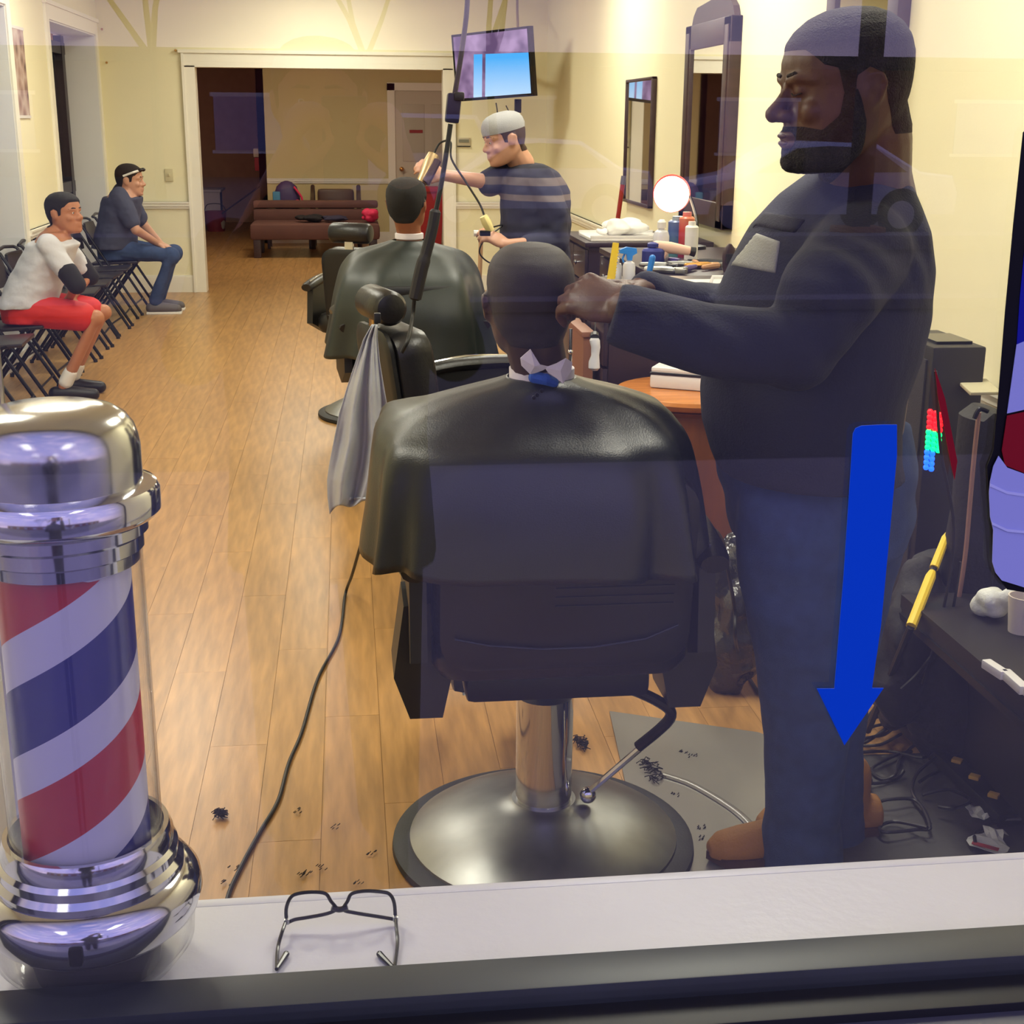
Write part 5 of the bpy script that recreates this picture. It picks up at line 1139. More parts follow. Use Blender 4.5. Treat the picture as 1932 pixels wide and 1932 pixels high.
# leaning red broom
a = PY(1162, 440, 8.1); b = PY(1177, 332, 8.1); t = thing('broom', 'broom with red handle leaning on the right wall behind the far cabinet', 'broom', (a.x, a.y, 0))
f0 = a + (a - b) * (a.z - .1) / (b.z - a.z)
MB().tube([f0, b - (b - a) * .15], .014, 8).build('handle', mat('red_lacquer', (150, 34, 24), .4), t); MB().tube([b - (b - a) * .15, b], .016, 8).build('grip', mat('grey_grip', (90, 86, 96), .5), t)
MB().loft([ell((f0.x, f0.y, z), rx, ry, 12) for z, rx, ry in ((0, .12, .04), (.06, .11, .035), (.14, .03, .02))]).build('bristles', BLKP, t)
# main station counter
hB = PY(1290, 500, 5.9).z; xB = PY(1205, 520, 5.85).x
cabinet('dark plum station cabinet crowded with grooming tools under the tall mirror', xB, XR - .03, 5.47, 6.75, hB, 3)
# middle station cabinet nearer
hC = PY(1150, 560, 4.9).z
hC = .98; xC = PY(1130, 640, 5.0).x
cabinet('black cabinet with chrome knobs between the stations behind the barber\'s hands', xC, XR - .03, 4.86, 5.42, hC, 2)
def bottle(px, py, Y, h, r, m_, capm, lab, cat='bottle', z=hB, spray=False, name='bottle'):
    p = PY(px, py, Y); p.z = z; t = thing(name, lab, cat, p)
    MB().lathe([(0, 0), (r * .92, 0), (r, .006), (r, h * .62), (r * .85, h * .72), (r * .38, h * .78), (r * .38, h * .82), (0, h * .82)], p, 20).build('bottle_body', m_, t)
    if spray:
        q = p + Vector((0, 0, h * .82)); MB().prism([(a_ * .62, b_ * .9) for a_, b_ in [(-.012, 0), (.014, 0), (.018, .02), (.045, .03), (.04, .05), (-.02, .055), (-.06, .045), (-.062, .03), (-.02, .026)]], .022, None, q).build('spray_head', capm, t); MB().tube([q + Vector((-.018, 0, .026)), q + Vector((-.026, 0, .006)), q + Vector((-.022, 0, -.008))], .004, 6).build('trigger', capm, t)
    else: MB().lathe([(0, h * .80), (r * .55, h * .80), (r * .55, h * .94), (r * .3, h), (0, h)], p, 16).build('cap', capm, t)
    return t
CLR = mat('frosted_plastic', (214, 214, 220), .25); BLP = mat('blue_plastic', (40, 130, 220), .4)
zc = hC
bottle(1186, 530, 5.1, .10, .024, CLR, BLP, 'spray bottle with bright blue trigger head above the barber\'s hands', z=PY(1186, 532, 5.1).z, spray=True, name='spray_bottle')
bottle(1162, 530, 5.16, .085, .022, CLR, WHITE, 'white bottle behind the yellow strip', z=PY(1160, 530, 5.12).z)
# shelf that carries them
zz = PY(1186, 532, 5.1).z
t = thing('wall_shelf', 'dark shelf board carrying the spray bottle beside the middle station', 'shelf', (PY(1186, 532, 5.1).x + .3, 5.1, zz - .03)); MB().bx(PY(1135, 532, 5.1).x, XR - .01, 4.95, 5.3, zz - .03, zz, .004).build('board', PUR, t)
MB().bx(PY(1150, 532, 5.1).x, PY(1150, 532, 5.1).x + .03, 5.0, 5.28, hC, zz - .03).bx(XR - .06, XR - .03, 5.0, 5.28, hC, zz - .03).build('upright', PUR, t)
a = PY(1152, 520, 5.05); b = PY(1162, 458, 5.05); t = thing('comb', 'flat yellow comb standing upright by the blue spray bottle', 'comb', Vector((a.x, a.y, zz))); MB().tube([(a.x, a.y, zz + .001), b], [.016, .012], 4, flat=.3).build('spine', mat('yellow_plastic', (235, 200, 40), .5), t)
mt = MB()
for i in range(10):
    q = Vector((a.x, a.y, zz + .01)).lerp(b, .1 + i * .08); mt.tube([q, q + Vector((.018, 0, .002))], .0018, 4)
mt.build('teeth', MATS['yellow_plastic'], t, kind='stuff')
a = PY(1226, 500, 5.5); a.z = hB; b = PY(1219, 540, 5.4); t = thing('hair_brush', 'bright blue handled brush at the front edge of the station counter', 'brush', a); MB().limb([a + Vector((-.015, 0, -.08)), a + Vector((0, 0, .02)), a + Vector((.01, 0, .07))], [.008, .012, .014], 8).build('handle', BLP, t); MB().limb([a + Vector((-.025, 0, -.13)), a + Vector((-.015, 0, -.08))], [.016, .012], 8).build('brush_head', BLP, t)
# bottles on the counter
def cans(px, pt, pb, Y, r, m_, capm, lab):
    p = PY(px, pb, Y); z = hB; h = PY(px, pt, Y).z - z; q = Vector((p.x, Y, z)); t = thing('spray_can', lab, 'can', q)
    MB().lathe([(0, 0), (r, 0), (r, h * .86), (r * .8, h * .9), (0, h * .9)], q, 20).build('can_body', m_, t); MB().lathe([(0, h * .88), (r * .6, h * .88), (r * .55, h), (0, h)], q, 16).build('cap', capm, t)
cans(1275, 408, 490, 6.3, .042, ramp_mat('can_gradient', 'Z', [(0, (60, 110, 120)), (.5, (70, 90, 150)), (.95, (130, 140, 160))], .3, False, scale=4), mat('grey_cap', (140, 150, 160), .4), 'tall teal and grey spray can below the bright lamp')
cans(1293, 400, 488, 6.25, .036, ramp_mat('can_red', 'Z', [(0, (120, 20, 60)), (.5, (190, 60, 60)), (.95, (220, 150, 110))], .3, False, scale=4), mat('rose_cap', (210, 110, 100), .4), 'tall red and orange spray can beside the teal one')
cans(1303, 418, 490, 6.05, .030, WHITE, WHITE, 'slim white spray can right of the red one')
bottle(1246, 490, 6.0, .19, .036, CLR, WHITE, 'clear dropper bottle with pointed white cap left of the cans')
bottle(1232, 494, 5.9, .10, .05, mat('navy_bottle', (40, 50, 130), .4), mat('navy_bottle', (40, 50, 130), .4), 'squat navy jar at the left end of the counter', 'jar', name='jar')
# lamp: bright exposed bulb and red shade seen in mirror
p = PY(1268, 365, 6.9); lp = Vector((p.x, 6.9, p.z)); t = thing('lamp', 'glaring desk lamp with red shade on the station below the tall mirror', 'lamp', (lp.x + .05, 6.7, hB))
MB().lathe([(0, 0), (.07, 0), (.07, .015), (.02, .025), (0, .025)], (lp.x + .06, 6.68, hB), 20).build('base', BLKM, t); MB().tube(smooth_pts([(lp.x + .06, 6.68, hB + .02), (lp.x + .09, 6.72, (hB + lp.z) / 2), lp + Vector((.08, .0, .02))], 5), .009, 8).build('stem', BLKM, t)
ax = Vector((-.35, -1, .03)).to_track_quat('Z', 'Y').to_matrix()
MB().lathe([(.095, .02), (.088, -.02), (.06, -.08), (.035, -.11), (0, -.115), (.0, -.11), (.03, -.105), (.056, -.08), (.084, -.02), (.091, .02)], lp, 28, ax=ax).build('lamp_shade', mat('red_enamel', (150, 26, 30), .3), t)
MB().sph(lp + Vector((-.02, -.07, 0)), .088, n=24, m=14).build('bulb', mat('bulb_glow', (255, 240, 215), .5, emit=(255, 226, 180), es=24.), t)
# tools heap: individual tools
random.seed(5)
cols = [('orange_plastic', (235, 130, 60)), ('black_plastic', None), ('purple_plastic', (70, 50, 130)), ('silver_tool', None), ('tan_brush', (190, 140, 100)), ('white_plastic', None), ('brass', None)]
spots = [(1236, 488, 'orange comb lying at the left of the tool heap', 0), (1262, 500, 'black clipper guard in the tool heap', 1), (1275, 492, 'purple handled scissors in the tool heap', 2), (1290, 498, 'silver trimmer in the tool heap', 3), (1312, 496, 'tan wooden brush on the counter', 4), (1250, 508, 'white comb at the front of the counter', 5), (1322, 500, 'brass trimmer near the tall black bottle', 6), (1335, 494, 'black brush at the right of the counter', 1), (1240, 500, 'small silver clip at the counter edge', 3), (1300, 506, 'purple comb at the front of the counter', 2), (1268, 515, 'silver scissors at the counter front', 3), (1345, 502, 'tan brush beside the black upright brush', 4)]
for px, py, lb, ci in spots:
    nm, rgb = cols[ci]; m_ = {'black_plastic': BLKP, 'silver_tool': BRUSH, 'white_plastic': WHITE, 'brass': GOLD}.get(nm) or mat(nm, rgb, .45)
    p = PZ(px, py, hB + .015); p.x = min(p.x, XR - .15); p.y = min(max(p.y, 5.55), 6.6); a = random.uniform(0, 6.28); d = Vector((math.cos(a), math.sin(a), 0)) * .07; t = thing('grooming_tool', lb, 'tool', (p.x, p.y, hB))
    MB().limb([p - d, p, p + d * .5], [.010, .014, .013], 8).build('handle', m_, t); MB().box(p + d * .95, (.045, .03, .02), Matrix.Rotation(a, 3, 'Z'), .004).build('tool_head', m_ if ci not in (2, 4) else BRUSH, t)
p = PZ(1285, 485, hB + .05); p.y = 5.9; t = thing('hair_dryer', 'pale pink hair dryer lying on top of the tool heap', 'hair dryer', (p.x, p.y, hB))
PK = mat('pale_pink_plastic', (240, 200, 180), .4); MB().limb([p + Vector((-.07, 0, .035)), p + Vector((-.01, 0, .025)), p + Vector((.07, 0, .012))], [.022, .026, .020], 14).build('barrel', PK, t); MB().limb([p + Vector((-.04, 0, 0)), p + Vector((-.09, -.03, -.06))], [.018, .016], 10).build('handle', PK, t); MB().tube([p + Vector((.07, 0, .012)), p + Vector((.10, 0, .006))], [.018, .022], 14).build('nozzle', BLKP, t)
p = PY(1375, 500, 5.6); t = thing('hair_brush', 'upright dark round-topped brush at the right end of the counter', 'brush', (p.x, 5.6, hB)); zt = PY(1375, 460, 5.6).z
MB().loft([ell((p.x, 5.6, z), rx, .015, 14) for z, rx in ((hB, .022), (hB + .03, .028), (zt - .05, .03), (zt - .02, .024), (zt, .006))]).build('brush_back', DWOOD, t); MB().bx(p.x - .018, p.x + .018, 5.57, 5.59, hB + .04, zt - .04).build('bristles', BLKP, t)
# white steriliser box on the near cabinet
zs_ = hC; p = PY(1350, 545, 5.0)
t = thing('steriliser_box', 'white lidded steriliser box behind the barber\'s forearm', 'box', (p.x, 5.0, zs_)); zt = PY(1350, 540, 5.0).z; zb2 = max(zs_, zt - .14)
MB().bx(p.x - .1, p.x + .16, 4.85, 5.1, zs_, zt, .012).build('body', WHITE, t); MB().bx(p.x - .11, p.x + .17, 4.84, 5.11, zt, zt + .015, .006).build('lid', WHITE, t)
MB().tube([(p.x - .05, 4.9, zt + .01), (p.x - .04, 4.9, zt + .045), (p.x + .02, 4.9, zt + .045), (p.x + .03, 4.9, zt + .01)], .008, 8).build('handle', WHITE, t)
# round wooden table with white clipper box
p = PZ(1285, 728, .76); R = .27
cx = PZ(1300, 735, .76).x + .02; cy = PZ(1285, 733, .76).y
t = thing('round_table', 'round orange-brown wooden table right of the front customer', 'table', (cx, cy, 0))
OAK = mat('orange_varnished_wood', (196, 122, 50), .25, noise_amt=.15, noise_scale=5, stretch=(1, 8, 1))
MB().lathe([(0, .72), (R - .03, .72), (R - .01, .73), (R, .745), (R - .005, .757), (R - .02, .76), (0, .76)], (cx, cy, 0), 48).build('tabletop', OAK, t)
MB().lathe([(0, .02), (R - .05, .02), (R - .05, .70), (R - .02, .72), (0, .72)], (cx, cy, 0), 40).build('drum', mat('brown_drum_wood', (120, 70, 34), .4, noise_amt=.2, noise_scale=4, stretch=(6, 6, 1)), t)
MB().lathe([(0, 0), (R - .03, 0), (R - .03, .025), (R - .05, .04), (0, .04)], (cx, cy, 0), 40).build('foot_ring', DWOOD, t)
a = PZ(1258, 725, .761); b = PZ(1340, 742, .761)
t = thing('clipper_case', 'white clipper case with black edge line on the round wooden table', 'case', ((a.x + b.x) / 2, a.y - .02, .76))
Rz = Matrix.Rotation(math.radians(-28), 3, 'Z'); c = Vector(((a.x + b.x) / 2 + .01, (a.y + b.y) / 2 + .04, 0))
MB().box(c + Vector((0, 0, .785)), (.24, .15, .048), Rz, .010).build('case_body', WHITE, t); MB().box(c + Vector((0, 0, .812)), (.242, .152, .006), Rz, .002).build('seam', BLKP, t); MB().box(c + Vector((0, 0, .824)), (.235, .145, .02), Rz, .010).build('lid', WHITE, t)
# white bottle/tissue hanging below hands, brown side box, rod
p = PY(1123, 668, 4.5); t = thing('squeeze_bottle', 'upside-down clear plastic bottle hanging below the barber\'s hands', 'bottle', p)
MB().loft([ell(PY(x, y, 4.5), r_, r_ * .8, 16) for x, y, r_ in ((1122, 638, .014), (1122, 642, .018), (1124, 655, .016), (1123, 670, .014), (1121, 682, .019), (1121, 694, .020), (1122, 699, .010))]).build('bottle_body', CLR, t); MB().tube([PY(1122, 638, 4.5), PY(1122, 632, 4.52)], .016, 10).build('cap', BLKP, t)
MB().tube([PY(1122, 632, 4.52), PY(1124, 600, 4.6)], .002, 5).build('hanging_string', CORD, t)
x0 = PY(1080, 660, 5.2).x; x1 = min(PY(1113, 660, 5.2).x, xC - .03)
t = thing('wooden_box', 'plain brown wooden stand left of the black cabinet', 'box', ((x0 + x1) / 2, 5.1, 0)); MB().bx(x0, x1, 4.95, 5.3, 0, PY(1095, 622, 5.0).z - .02).build('body', mat('mid_brown_wood', (140, 92, 66), .5, noise_amt=.1, noise_scale=4), t); MB().bx(x0 - .01, x1 + .005, 4.94, 5.31, PY(1095, 622, 5.0).z - .02, PY(1095, 622, 5.0).z, .004).build('lid', MATS['mid_brown_wood'], t)
t = thing('metal_rod', 'thin upright chrome rod right of the front customer\'s neck', 'rod', PY(1076, 668, 3.9)); MB().tube([PY(1077, 620, 3.9), PY(1076, 668, 3.9), Vector((PY(1076, 668, 3.9).x, 3.9, 0))], .005, 8).build('rod', CHROME, t); MB().sph(PY(1076, 664, 3.9), .008).build('finial', CHROME, t); MB().lathe([(0, 0), (.07, 0), (.05, .012), (0, .014)], (PY(1076, 668, 3.9).x, 3.9, 0), 16).build('foot', BLKM, t)
# ================================================================== grey cape over the empty chair
def grey_cape():
    GC = mat('grey_silver_nylon', (176, 178, 184), .45, bump=.5, bump_scale=22)
    D = 3.98
    # outline of the hanging cloth, top to bottom: left x, right x
    rows = [(612, 702, 712), (640, 686, 712), (680, 672, 716), (730, 655, 724), (780, 640, 733), (830, 630, 742), (870, 622, 740), (905, 617, 736), (940, 618, 722), (965, 622, 700)]
    n = 46; rings = []
    for i, (y, xl, xr) in enumerate(rows):
        ring = []
        for k in range(n):
            u = k / (n - 1); x = xl + (xr - xl) * u; f = min(1, .25 + i * .12)
            dep = math.sin(u * 15 + i * .12) * .030 * f + math.sin(u * 33 + 1 + i * .3) * .008 * f + noise.noise(Vector((u * 6, i * .5, 2))) * .015
            yy = y + (22 * (u - .35) ** 2 * (i / 9) * 2 - 6 * math.sin(u * 9) if i == len(rows) - 1 else 0) - (u * 30 if i == len(rows) - 1 else 0)
            ring.append(PY(x, yy, D + dep - .02))
        rings.append(ring)
    fine = []
    for i in range(len(rings) - 1):
        for j in range(4): u = j / 4; fine.append([a.lerp(b, u) for a, b in zip(rings[i], rings[i + 1])])
    fine.append(rings[-1])
    o = MB().loft(fine, False, True, False).build('cape', GC, solid=.002, edge=0); tag(o, 'crinkled silver-grey cape hanging over the back of the empty barber chair', 'cape')
    # hem roll
    MB().tube(smooth_pts([p + Vector((0, -.004, 0)) for p in rings[-2][18:40:4]], 4), .005, 6).build('hem', GC, o)
grey_cape()

# ================================================================== hanging cord with inline box
t = thing('hanging_cord', 'black cord hanging from the ceiling with an inline outlet box before the television', 'cord', PY(856, 205, 4.1))
Dh = 4.1
MB().tube(smooth_pts([PY(884, -140, Dh), PY(882, 0, Dh), PY(872, 90, Dh), PY(858, 178, Dh)], 6), .0075, 8).build('upper_cord', mat('dark_purple_cord', (40, 28, 48), .5), t)
MB().tube(smooth_pts([PY(850, 234, Dh), PY(842, 290, Dh), PY(832, 350, Dh), PY(822, 400, Dh)], 6), .0075, 8).build('lower_cord', CORD, t)
a, b = PY(858, 176, Dh), PY(852, 232, Dh); ux = (b - a).normalized()
k = MB(); k.box((0, 0, 0), (.042, .035, (b - a).length), None, .008); k.xf(Matrix.Translation((a + b) / 2) @ Matrix.Rotation(math.radians(6), 4, 'Y')); k.build('outlet_box', mat('dark_navy_plastic', (26, 24, 48), .35), t)
MB().box(PY(866, 182, Dh - .01), (.03, .03, .025), None, .006).build('plug', BLKP, t)
MB().tube(smooth_pts([PY(822, 395, Dh), PY(816, 430, Dh), PY(806, 470, Dh), PY(796, 505, Dh), PY(788, 540, Dh), PY(782, 566, Dh)], 5), [.011] + [.017] * 12 + [.02] * 12 + [.012], 10).build('bundled_plugs', mat('black_tape', (22, 18, 24), .6), t)
MB().tube(smooth_pts([PY(782, 560, Dh), PY(778, 600, Dh), PY(770, 640, Dh - .1), PY(758, 665, Dh - .1)], 6), .006, 8).build('tail_cord', CORD, t)
# floor cord from the empty chair to the window
t = thing('extension_cord', 'long black extension cord snaking across the wooden floor from the empty chair to the window', 'cord', PZ(560, 1300))
pts = [PY(712, 600, 4.0), PY(708, 640, 4.0), PY(722, 740, 4.0), PY(742, 850, 3.95), PY(728, 890, 3.95), PY(712, 935, 3.95), PY(695, 980, 4.05), PY(680, 1030, 4.2), PY(664, 1085, 4.45), PZ(652, 1120, .008), PZ(640, 1200, .006), PZ(600, 1280, .006), PZ(570, 1380, .006), PZ(545, 1440, .006), PZ(525, 1510, .006), PZ(490, 1570, .006), PZ(455, 1635, .006), PZ(430, 1692, .006), PZ(420, 1760, .006)]
MB().tube([Vector((q.x, q.y, max(q.z, .006))) for q in smooth_pts(pts, 8)], .0052, 8).build('cable', CORD, t)
MB().box(pts[0], (.02, .02, .03), None, .004).build('plug', BLKP, t)

# cord and crinkled bag right of the front chair
pile('trash_bag', 1375, 1080, 3.7, (.28, .26, .50), mat('black_bin_liner', (40, 40, 44), .18, spec=.7, bump=.8, bump_scale=25), 'crinkled black bin liner standing between the front chair and the barber\'s legs', 'bag', 14, 21, .0, vox=.010)
t = thing('hanging_cord', 'thin black cord hanging beside the barber\'s jeans down to the planks', 'cord', PZ(1410, 1290))
MB().tube(smooth_pts([PY(1330, 1150, 3.0), PY(1338, 1010, 3.0), PY(1362, 1020, 3.3), PY(1376, 1090, 3.35), PY(1386, 1150, 3.4), PY(1388, 1210, 3.4), PZ(1400, 1250, .006), PZ(1420, 1290, .006), PZ(1450, 1330, .012)], 8), .0055, 8).build('cable', CORD, t)

# ================================================================== SPEAKER TOWER and things in the front right corner
Ds = 3.55
def spk():
    xl = PY(1762, 650, Ds).x; xr = PY(1862, 660, Ds).x; zt = PY(1800, 655, Ds).z; w = .20
    xl = min(xl, XR - .30)
    t = thing('speaker_tower', 'tall black speaker tower with glowing red, green and blue lights in the front right corner', 'speaker', ((xl + xr) / 2, Ds, 0))
    MB().bx(xl, xr, Ds, Ds + .32, .02, zt, .008).build('cabinet', mat('black_ash_cabinet', (30, 28, 30), .45), t)
    MB().bx(xl - .006, xl + .002, Ds + .03, Ds + .29, .06, zt - .04, .002).build('grille', mat('dark_grille_cloth', (46, 42, 46), .8, bump=.4, bump_scale=400), t)
    MB().bx(xl - .01, xr + .01, Ds - .01, Ds + .33, 0, .02).build('plinth', BLKP, t); MB().bx(xl + .03, xr - .02, Ds + .05, Ds + .2, zt, zt + .008).build('top_slot', mat('gloss_black', (10, 10, 12), .15), t)
    cl = [('red_led', (255, 20, 30), 4), ('green_led', (0, 255, 120), 4), ('blue_led', (20, 90, 255), 4)]
    for ci, (nm, rgb, k) in enumerate(cl):
        e_ = mat(nm, rgb, .4, emit=rgb, es=3.0)
        for i in range(4):
            for j in range(3):
                if ci == 2 and j == 2: continue
                px = 1755 + j * 10 - ci * 3 - i * .6; py = 777 + ci * 38 + i * 9.5 + j * 3
                r = ray(px, py); p = Vector(EYE + r * (Ds - .004) / r[1]) if px > 2000 else PX(px, py, xl - .009)
                if p.y < Ds + .02 or p.y > Ds + .31: p = PY(px, py, Ds - .004)
                MB().sph(p, .0085, n=8, m=6).build('led', e_, t, label=['red', 'green', 'blue'][ci] + ' light')
    MB().box(PY(1846, 730, Ds - .02), (.09, .10, .01), Matrix.Rotation(.2, 3, 'X'), .003).build('top_flap', mat('beige_paper', (190, 182, 150), .7), t)
    return xl, xr, zt
xl, xr, ztow = spk()
# second black case leaning right of the tower
t = thing('instrument_case', 'black soft instrument case leaning right of the speaker tower', 'case', (XR - .2, 3.2, 0))
rings = [ell(PY(x, y, 3.15), r_, .07, 18, 2.5) for x, y, r_ in ((1862, 770, .02), (1860, 785, .06), (1862, 850, .075), (1862, 950, .085), (1850, 1060, .10), (1845, 1160, .11), (1845, 1260, .10))]
MB().loft(rings).build('case_body', mat('black_canvas', (20, 18, 20), .7, bump=.2, bump_scale=60), t)
MB().tube(smooth_pts([PY(x, y, 3.07) for x, y in ((1847, 778), (1838, 860), (1830, 950), (1822, 1040), (1812, 1110), (1800, 1175))], 5), .006, 8).build('edge_strip', mat('tan_edge', (150, 112, 96), .5), t)
MB().tube(smooth_pts([PY(x, y, 3.06) for x, y in ((1838, 790), (1848, 772), (1864, 776))], 5), .006, 8).build('handle', BLKM, t)
pile('equipment_bag', 1735, 1250, 3.2, (.30, .34, .60), mat('black_canvas', (20, 18, 20), .7), 'slumped black canvas bag at the foot of the speaker tower', 'bag', 14, 31, .0, vox=.014)
# yellow-handled umbrella / broom
a = PY(1789, 1003, 3.2); b = PY(1719, 1182, 2.95); t = thing('pole', 'yellow pole leaning diagonally in front of the speaker tower', 'pole', b)
MB().tube([a, a.lerp(b, .08), a.lerp(b, .40)], [.004, .011, .012], 10).build('upper_section', mat('yellow_plastic', (235, 200, 40), .5), t); MB().tube([a.lerp(b, .40), a.lerp(b, .46)], .008, 8).build('joint', BLKP, t); MB().tube([a.lerp(b, .44), a.lerp(b, .5), b], [.009, .0135, .0135], 10).build('lower_section', MATS['yellow_plastic'], t)
MB().tube([b, b + (b - a).normalized() * .55 if False else Vector((b.x + .04, b.y + .30, .05))], .010, 8).build('tip', BLKP, t)
# black bench case at far right, with white strips and crumpled paper
x0 = PZ(1745, 1330, .42).x
t = thing('equipment_case', 'low black equipment case in the front right corner with white strips on its edge', 'case', (1.7, 2.3, 0))
CX0, CX1, CY0, CY1, CZ = 1.375, XR - .02, 2.05, 3.10, .50
m = MB(); m.prism([(CX0, CZ), (CX0, CZ - .07), (1.54, CZ - .16), (1.57, .04), (CX1, .04), (CX1, CZ)], CY1 - CY0, None, (0, (CY0 + CY1) / 2, 0)); m.build('case_body', mat('black_road_case', (22, 17, 20), .5, noise_amt=.1), t)
MB().bx(CX0 - .006, CX1, CY0 - .006, CY1 + .006, CZ - .06, CZ - .045).build('edge_trim', BLKM, t)
for x in (1.62, CX1 - .08):
    for y in (CY0 + .06, CY1 - .08): MB().lathe([(0, -.0), (.03, 0), (.03, .04), (0, .04)], (x, y, 0), 12).build('foot', RUBBER, t)
for (a_, b_) in (((1858, 1250), (1898, 1276)), ((1894, 1268), (1935, 1305)), ((1935, 1298), (1965, 1330))):
    p0 = PZ(*a_, CZ + .012); p1 = PZ(*b_, CZ + .012); d = (p1 - p0); ang = math.atan2(d.y, d.x)
    o = MB().box((p0 + p1) / 2, (d.length * .92, .022, .02), Matrix.Rotation(ang, 3, 'Z'), .003).build('strip', WHITE, t, label='white strip')
pile('paper', 1878, 1160, 2.92, (.12, .10, .09), mat('crumpled_paper', (214, 216, 210), .7, bump=.4, bump_scale=60), 'crumpled white paper on the black case at the right edge', 'paper', 8, 41, CZ, vox=.006)
p = PY(1925, 1190, 2.82); t = thing('paper_cup', 'cream paper cup with printed mark on the black case at the right edge', 'cup', (p.x, 2.82, CZ)); MB().lathe([(0, 0), (.028, 0), (.036, .09), (.033, .09), (.026, .006), (0, .006)], (p.x, 2.82, CZ), 24).build('cup', mat('cream_paper', (214, 204, 190), .7), t); MB().bx(p.x - .012, p.x + .012, 2.782, 2.788, CZ + .05, CZ + .064).build('printed_mark', mat('violet_ink', (90, 70, 130), .6), t)
# power strip with yellow outlets
a = PZ(1660, 1322, .02); b = PZ(1905, 1560, .02); d = (b - a); ang = math.atan2(d.y, d.x)
t = thing('power_strip', 'long black power strip with yellow outlets under the tangled cables', 'power strip', ((a.x + b.x) / 2, (a.y + b.y) / 2, .0165))
MB().box((a + b) / 2 + Vector((0, 0, .016)), (d.length, .062, .036), Matrix.Rotation(ang, 3, 'Z'), .006).build('housing', BLKP, t)
for (px, py) in ((1665, 1329), (1695, 1355), (1726, 1383), (1761, 1411), (1795, 1442), (1831, 1473), (1872, 1507)):
    s_ = ((PZ(px, py, .05) - a).dot(d) / d.dot(d)); q = a + d * s_
    MB().box(q + Vector((0, 0, .040)), (.026, .022, .010), Matrix.Rotation(ang + .785, 3, 'Z'), .003).build('outlet', mat('outlet_yellow', (190, 150, 60), .5), t)
# tangled cables: one object per cable
random.seed(11)
def cable(px, r=.0045, z=.02, lab=None):
    P = [PZ(x, y, z + random.uniform(0, .03)) for x, y in px]
    o = MB().tube(smooth_pts(P, 6), r, 7).build('cable', mat('grey_black_cable', (34, 32, 36), .45)); tag(o, lab, 'cable', 'tangled cables in the front right corner')
C_ = [([(1725, 1300), (1680, 1310), (1640, 1350), (1625, 1400), (1650, 1390), (1700, 1350), (1740, 1310)], 'cable arching over the near end of the power strip'),
      ([(1610, 1395), (1660, 1385), (1700, 1340), (1720, 1290)], 'cable curving up from the arrow tip to the bags'),
      ([(1612, 1420), (1680, 1418), (1740, 1430), (1760, 1415)], 'nearly straight cable right of the barber\'s knee'),
      ([(1612, 1400), (1630, 1440), (1643, 1470), (1640, 1475)], 'short cable hanging down beside the jeans'),
      ([(1775, 1385), (1740, 1395), (1700, 1430), (1690, 1460), (1665, 1470), (1645, 1450), (1690, 1425), (1720, 1418)], 'cable looping wide over the power strip middle'),
      ([(1610, 1518), (1650, 1515), (1680, 1508), (1730, 1512), (1755, 1560), (1730, 1565), (1670, 1570), (1662, 1558), (1690, 1550), (1750, 1562)], 'cable lying in a flat loop on the charcoal mat'),
      ([(1765, 1430), (1730, 1460), (1722, 1495), (1745, 1530), (1755, 1555)], 'cable bending down to the flat loop'),
      ([(1810, 1445), (1760, 1460), (1735, 1475)], 'short cable running left from the power strip'),
      ([(1740, 1500), (1790, 1490), (1830, 1510), (1800, 1525), (1770, 1522)], 'cable making a small loop by the power strip end'),
      ([(1805, 1400), (1830, 1402), (1850, 1430), (1855, 1440)], 'cable rising behind the power strip'),
      ([(1932, 1545), (1880, 1550), (1842, 1570), (1840, 1590)], 'cable arching over the torn paper'),
      ([(1612, 1470), (1650, 1478), (1690, 1470), (1705, 1455)], 'cable crossing the mat below the tangle'),
      ([(1620, 1385), (1650, 1370), (1690, 1365), (1670, 1385), (1640, 1392), (1615, 1405), (1660, 1405), (1700, 1385)], 'doubled cable coil left of the power strip'),
      ([(1630, 1360), (1665, 1352), (1700, 1362), (1740, 1395), (1790, 1440)], 'cable running along the power strip')]
for px, lb in C_: cable(px, lab=lb)
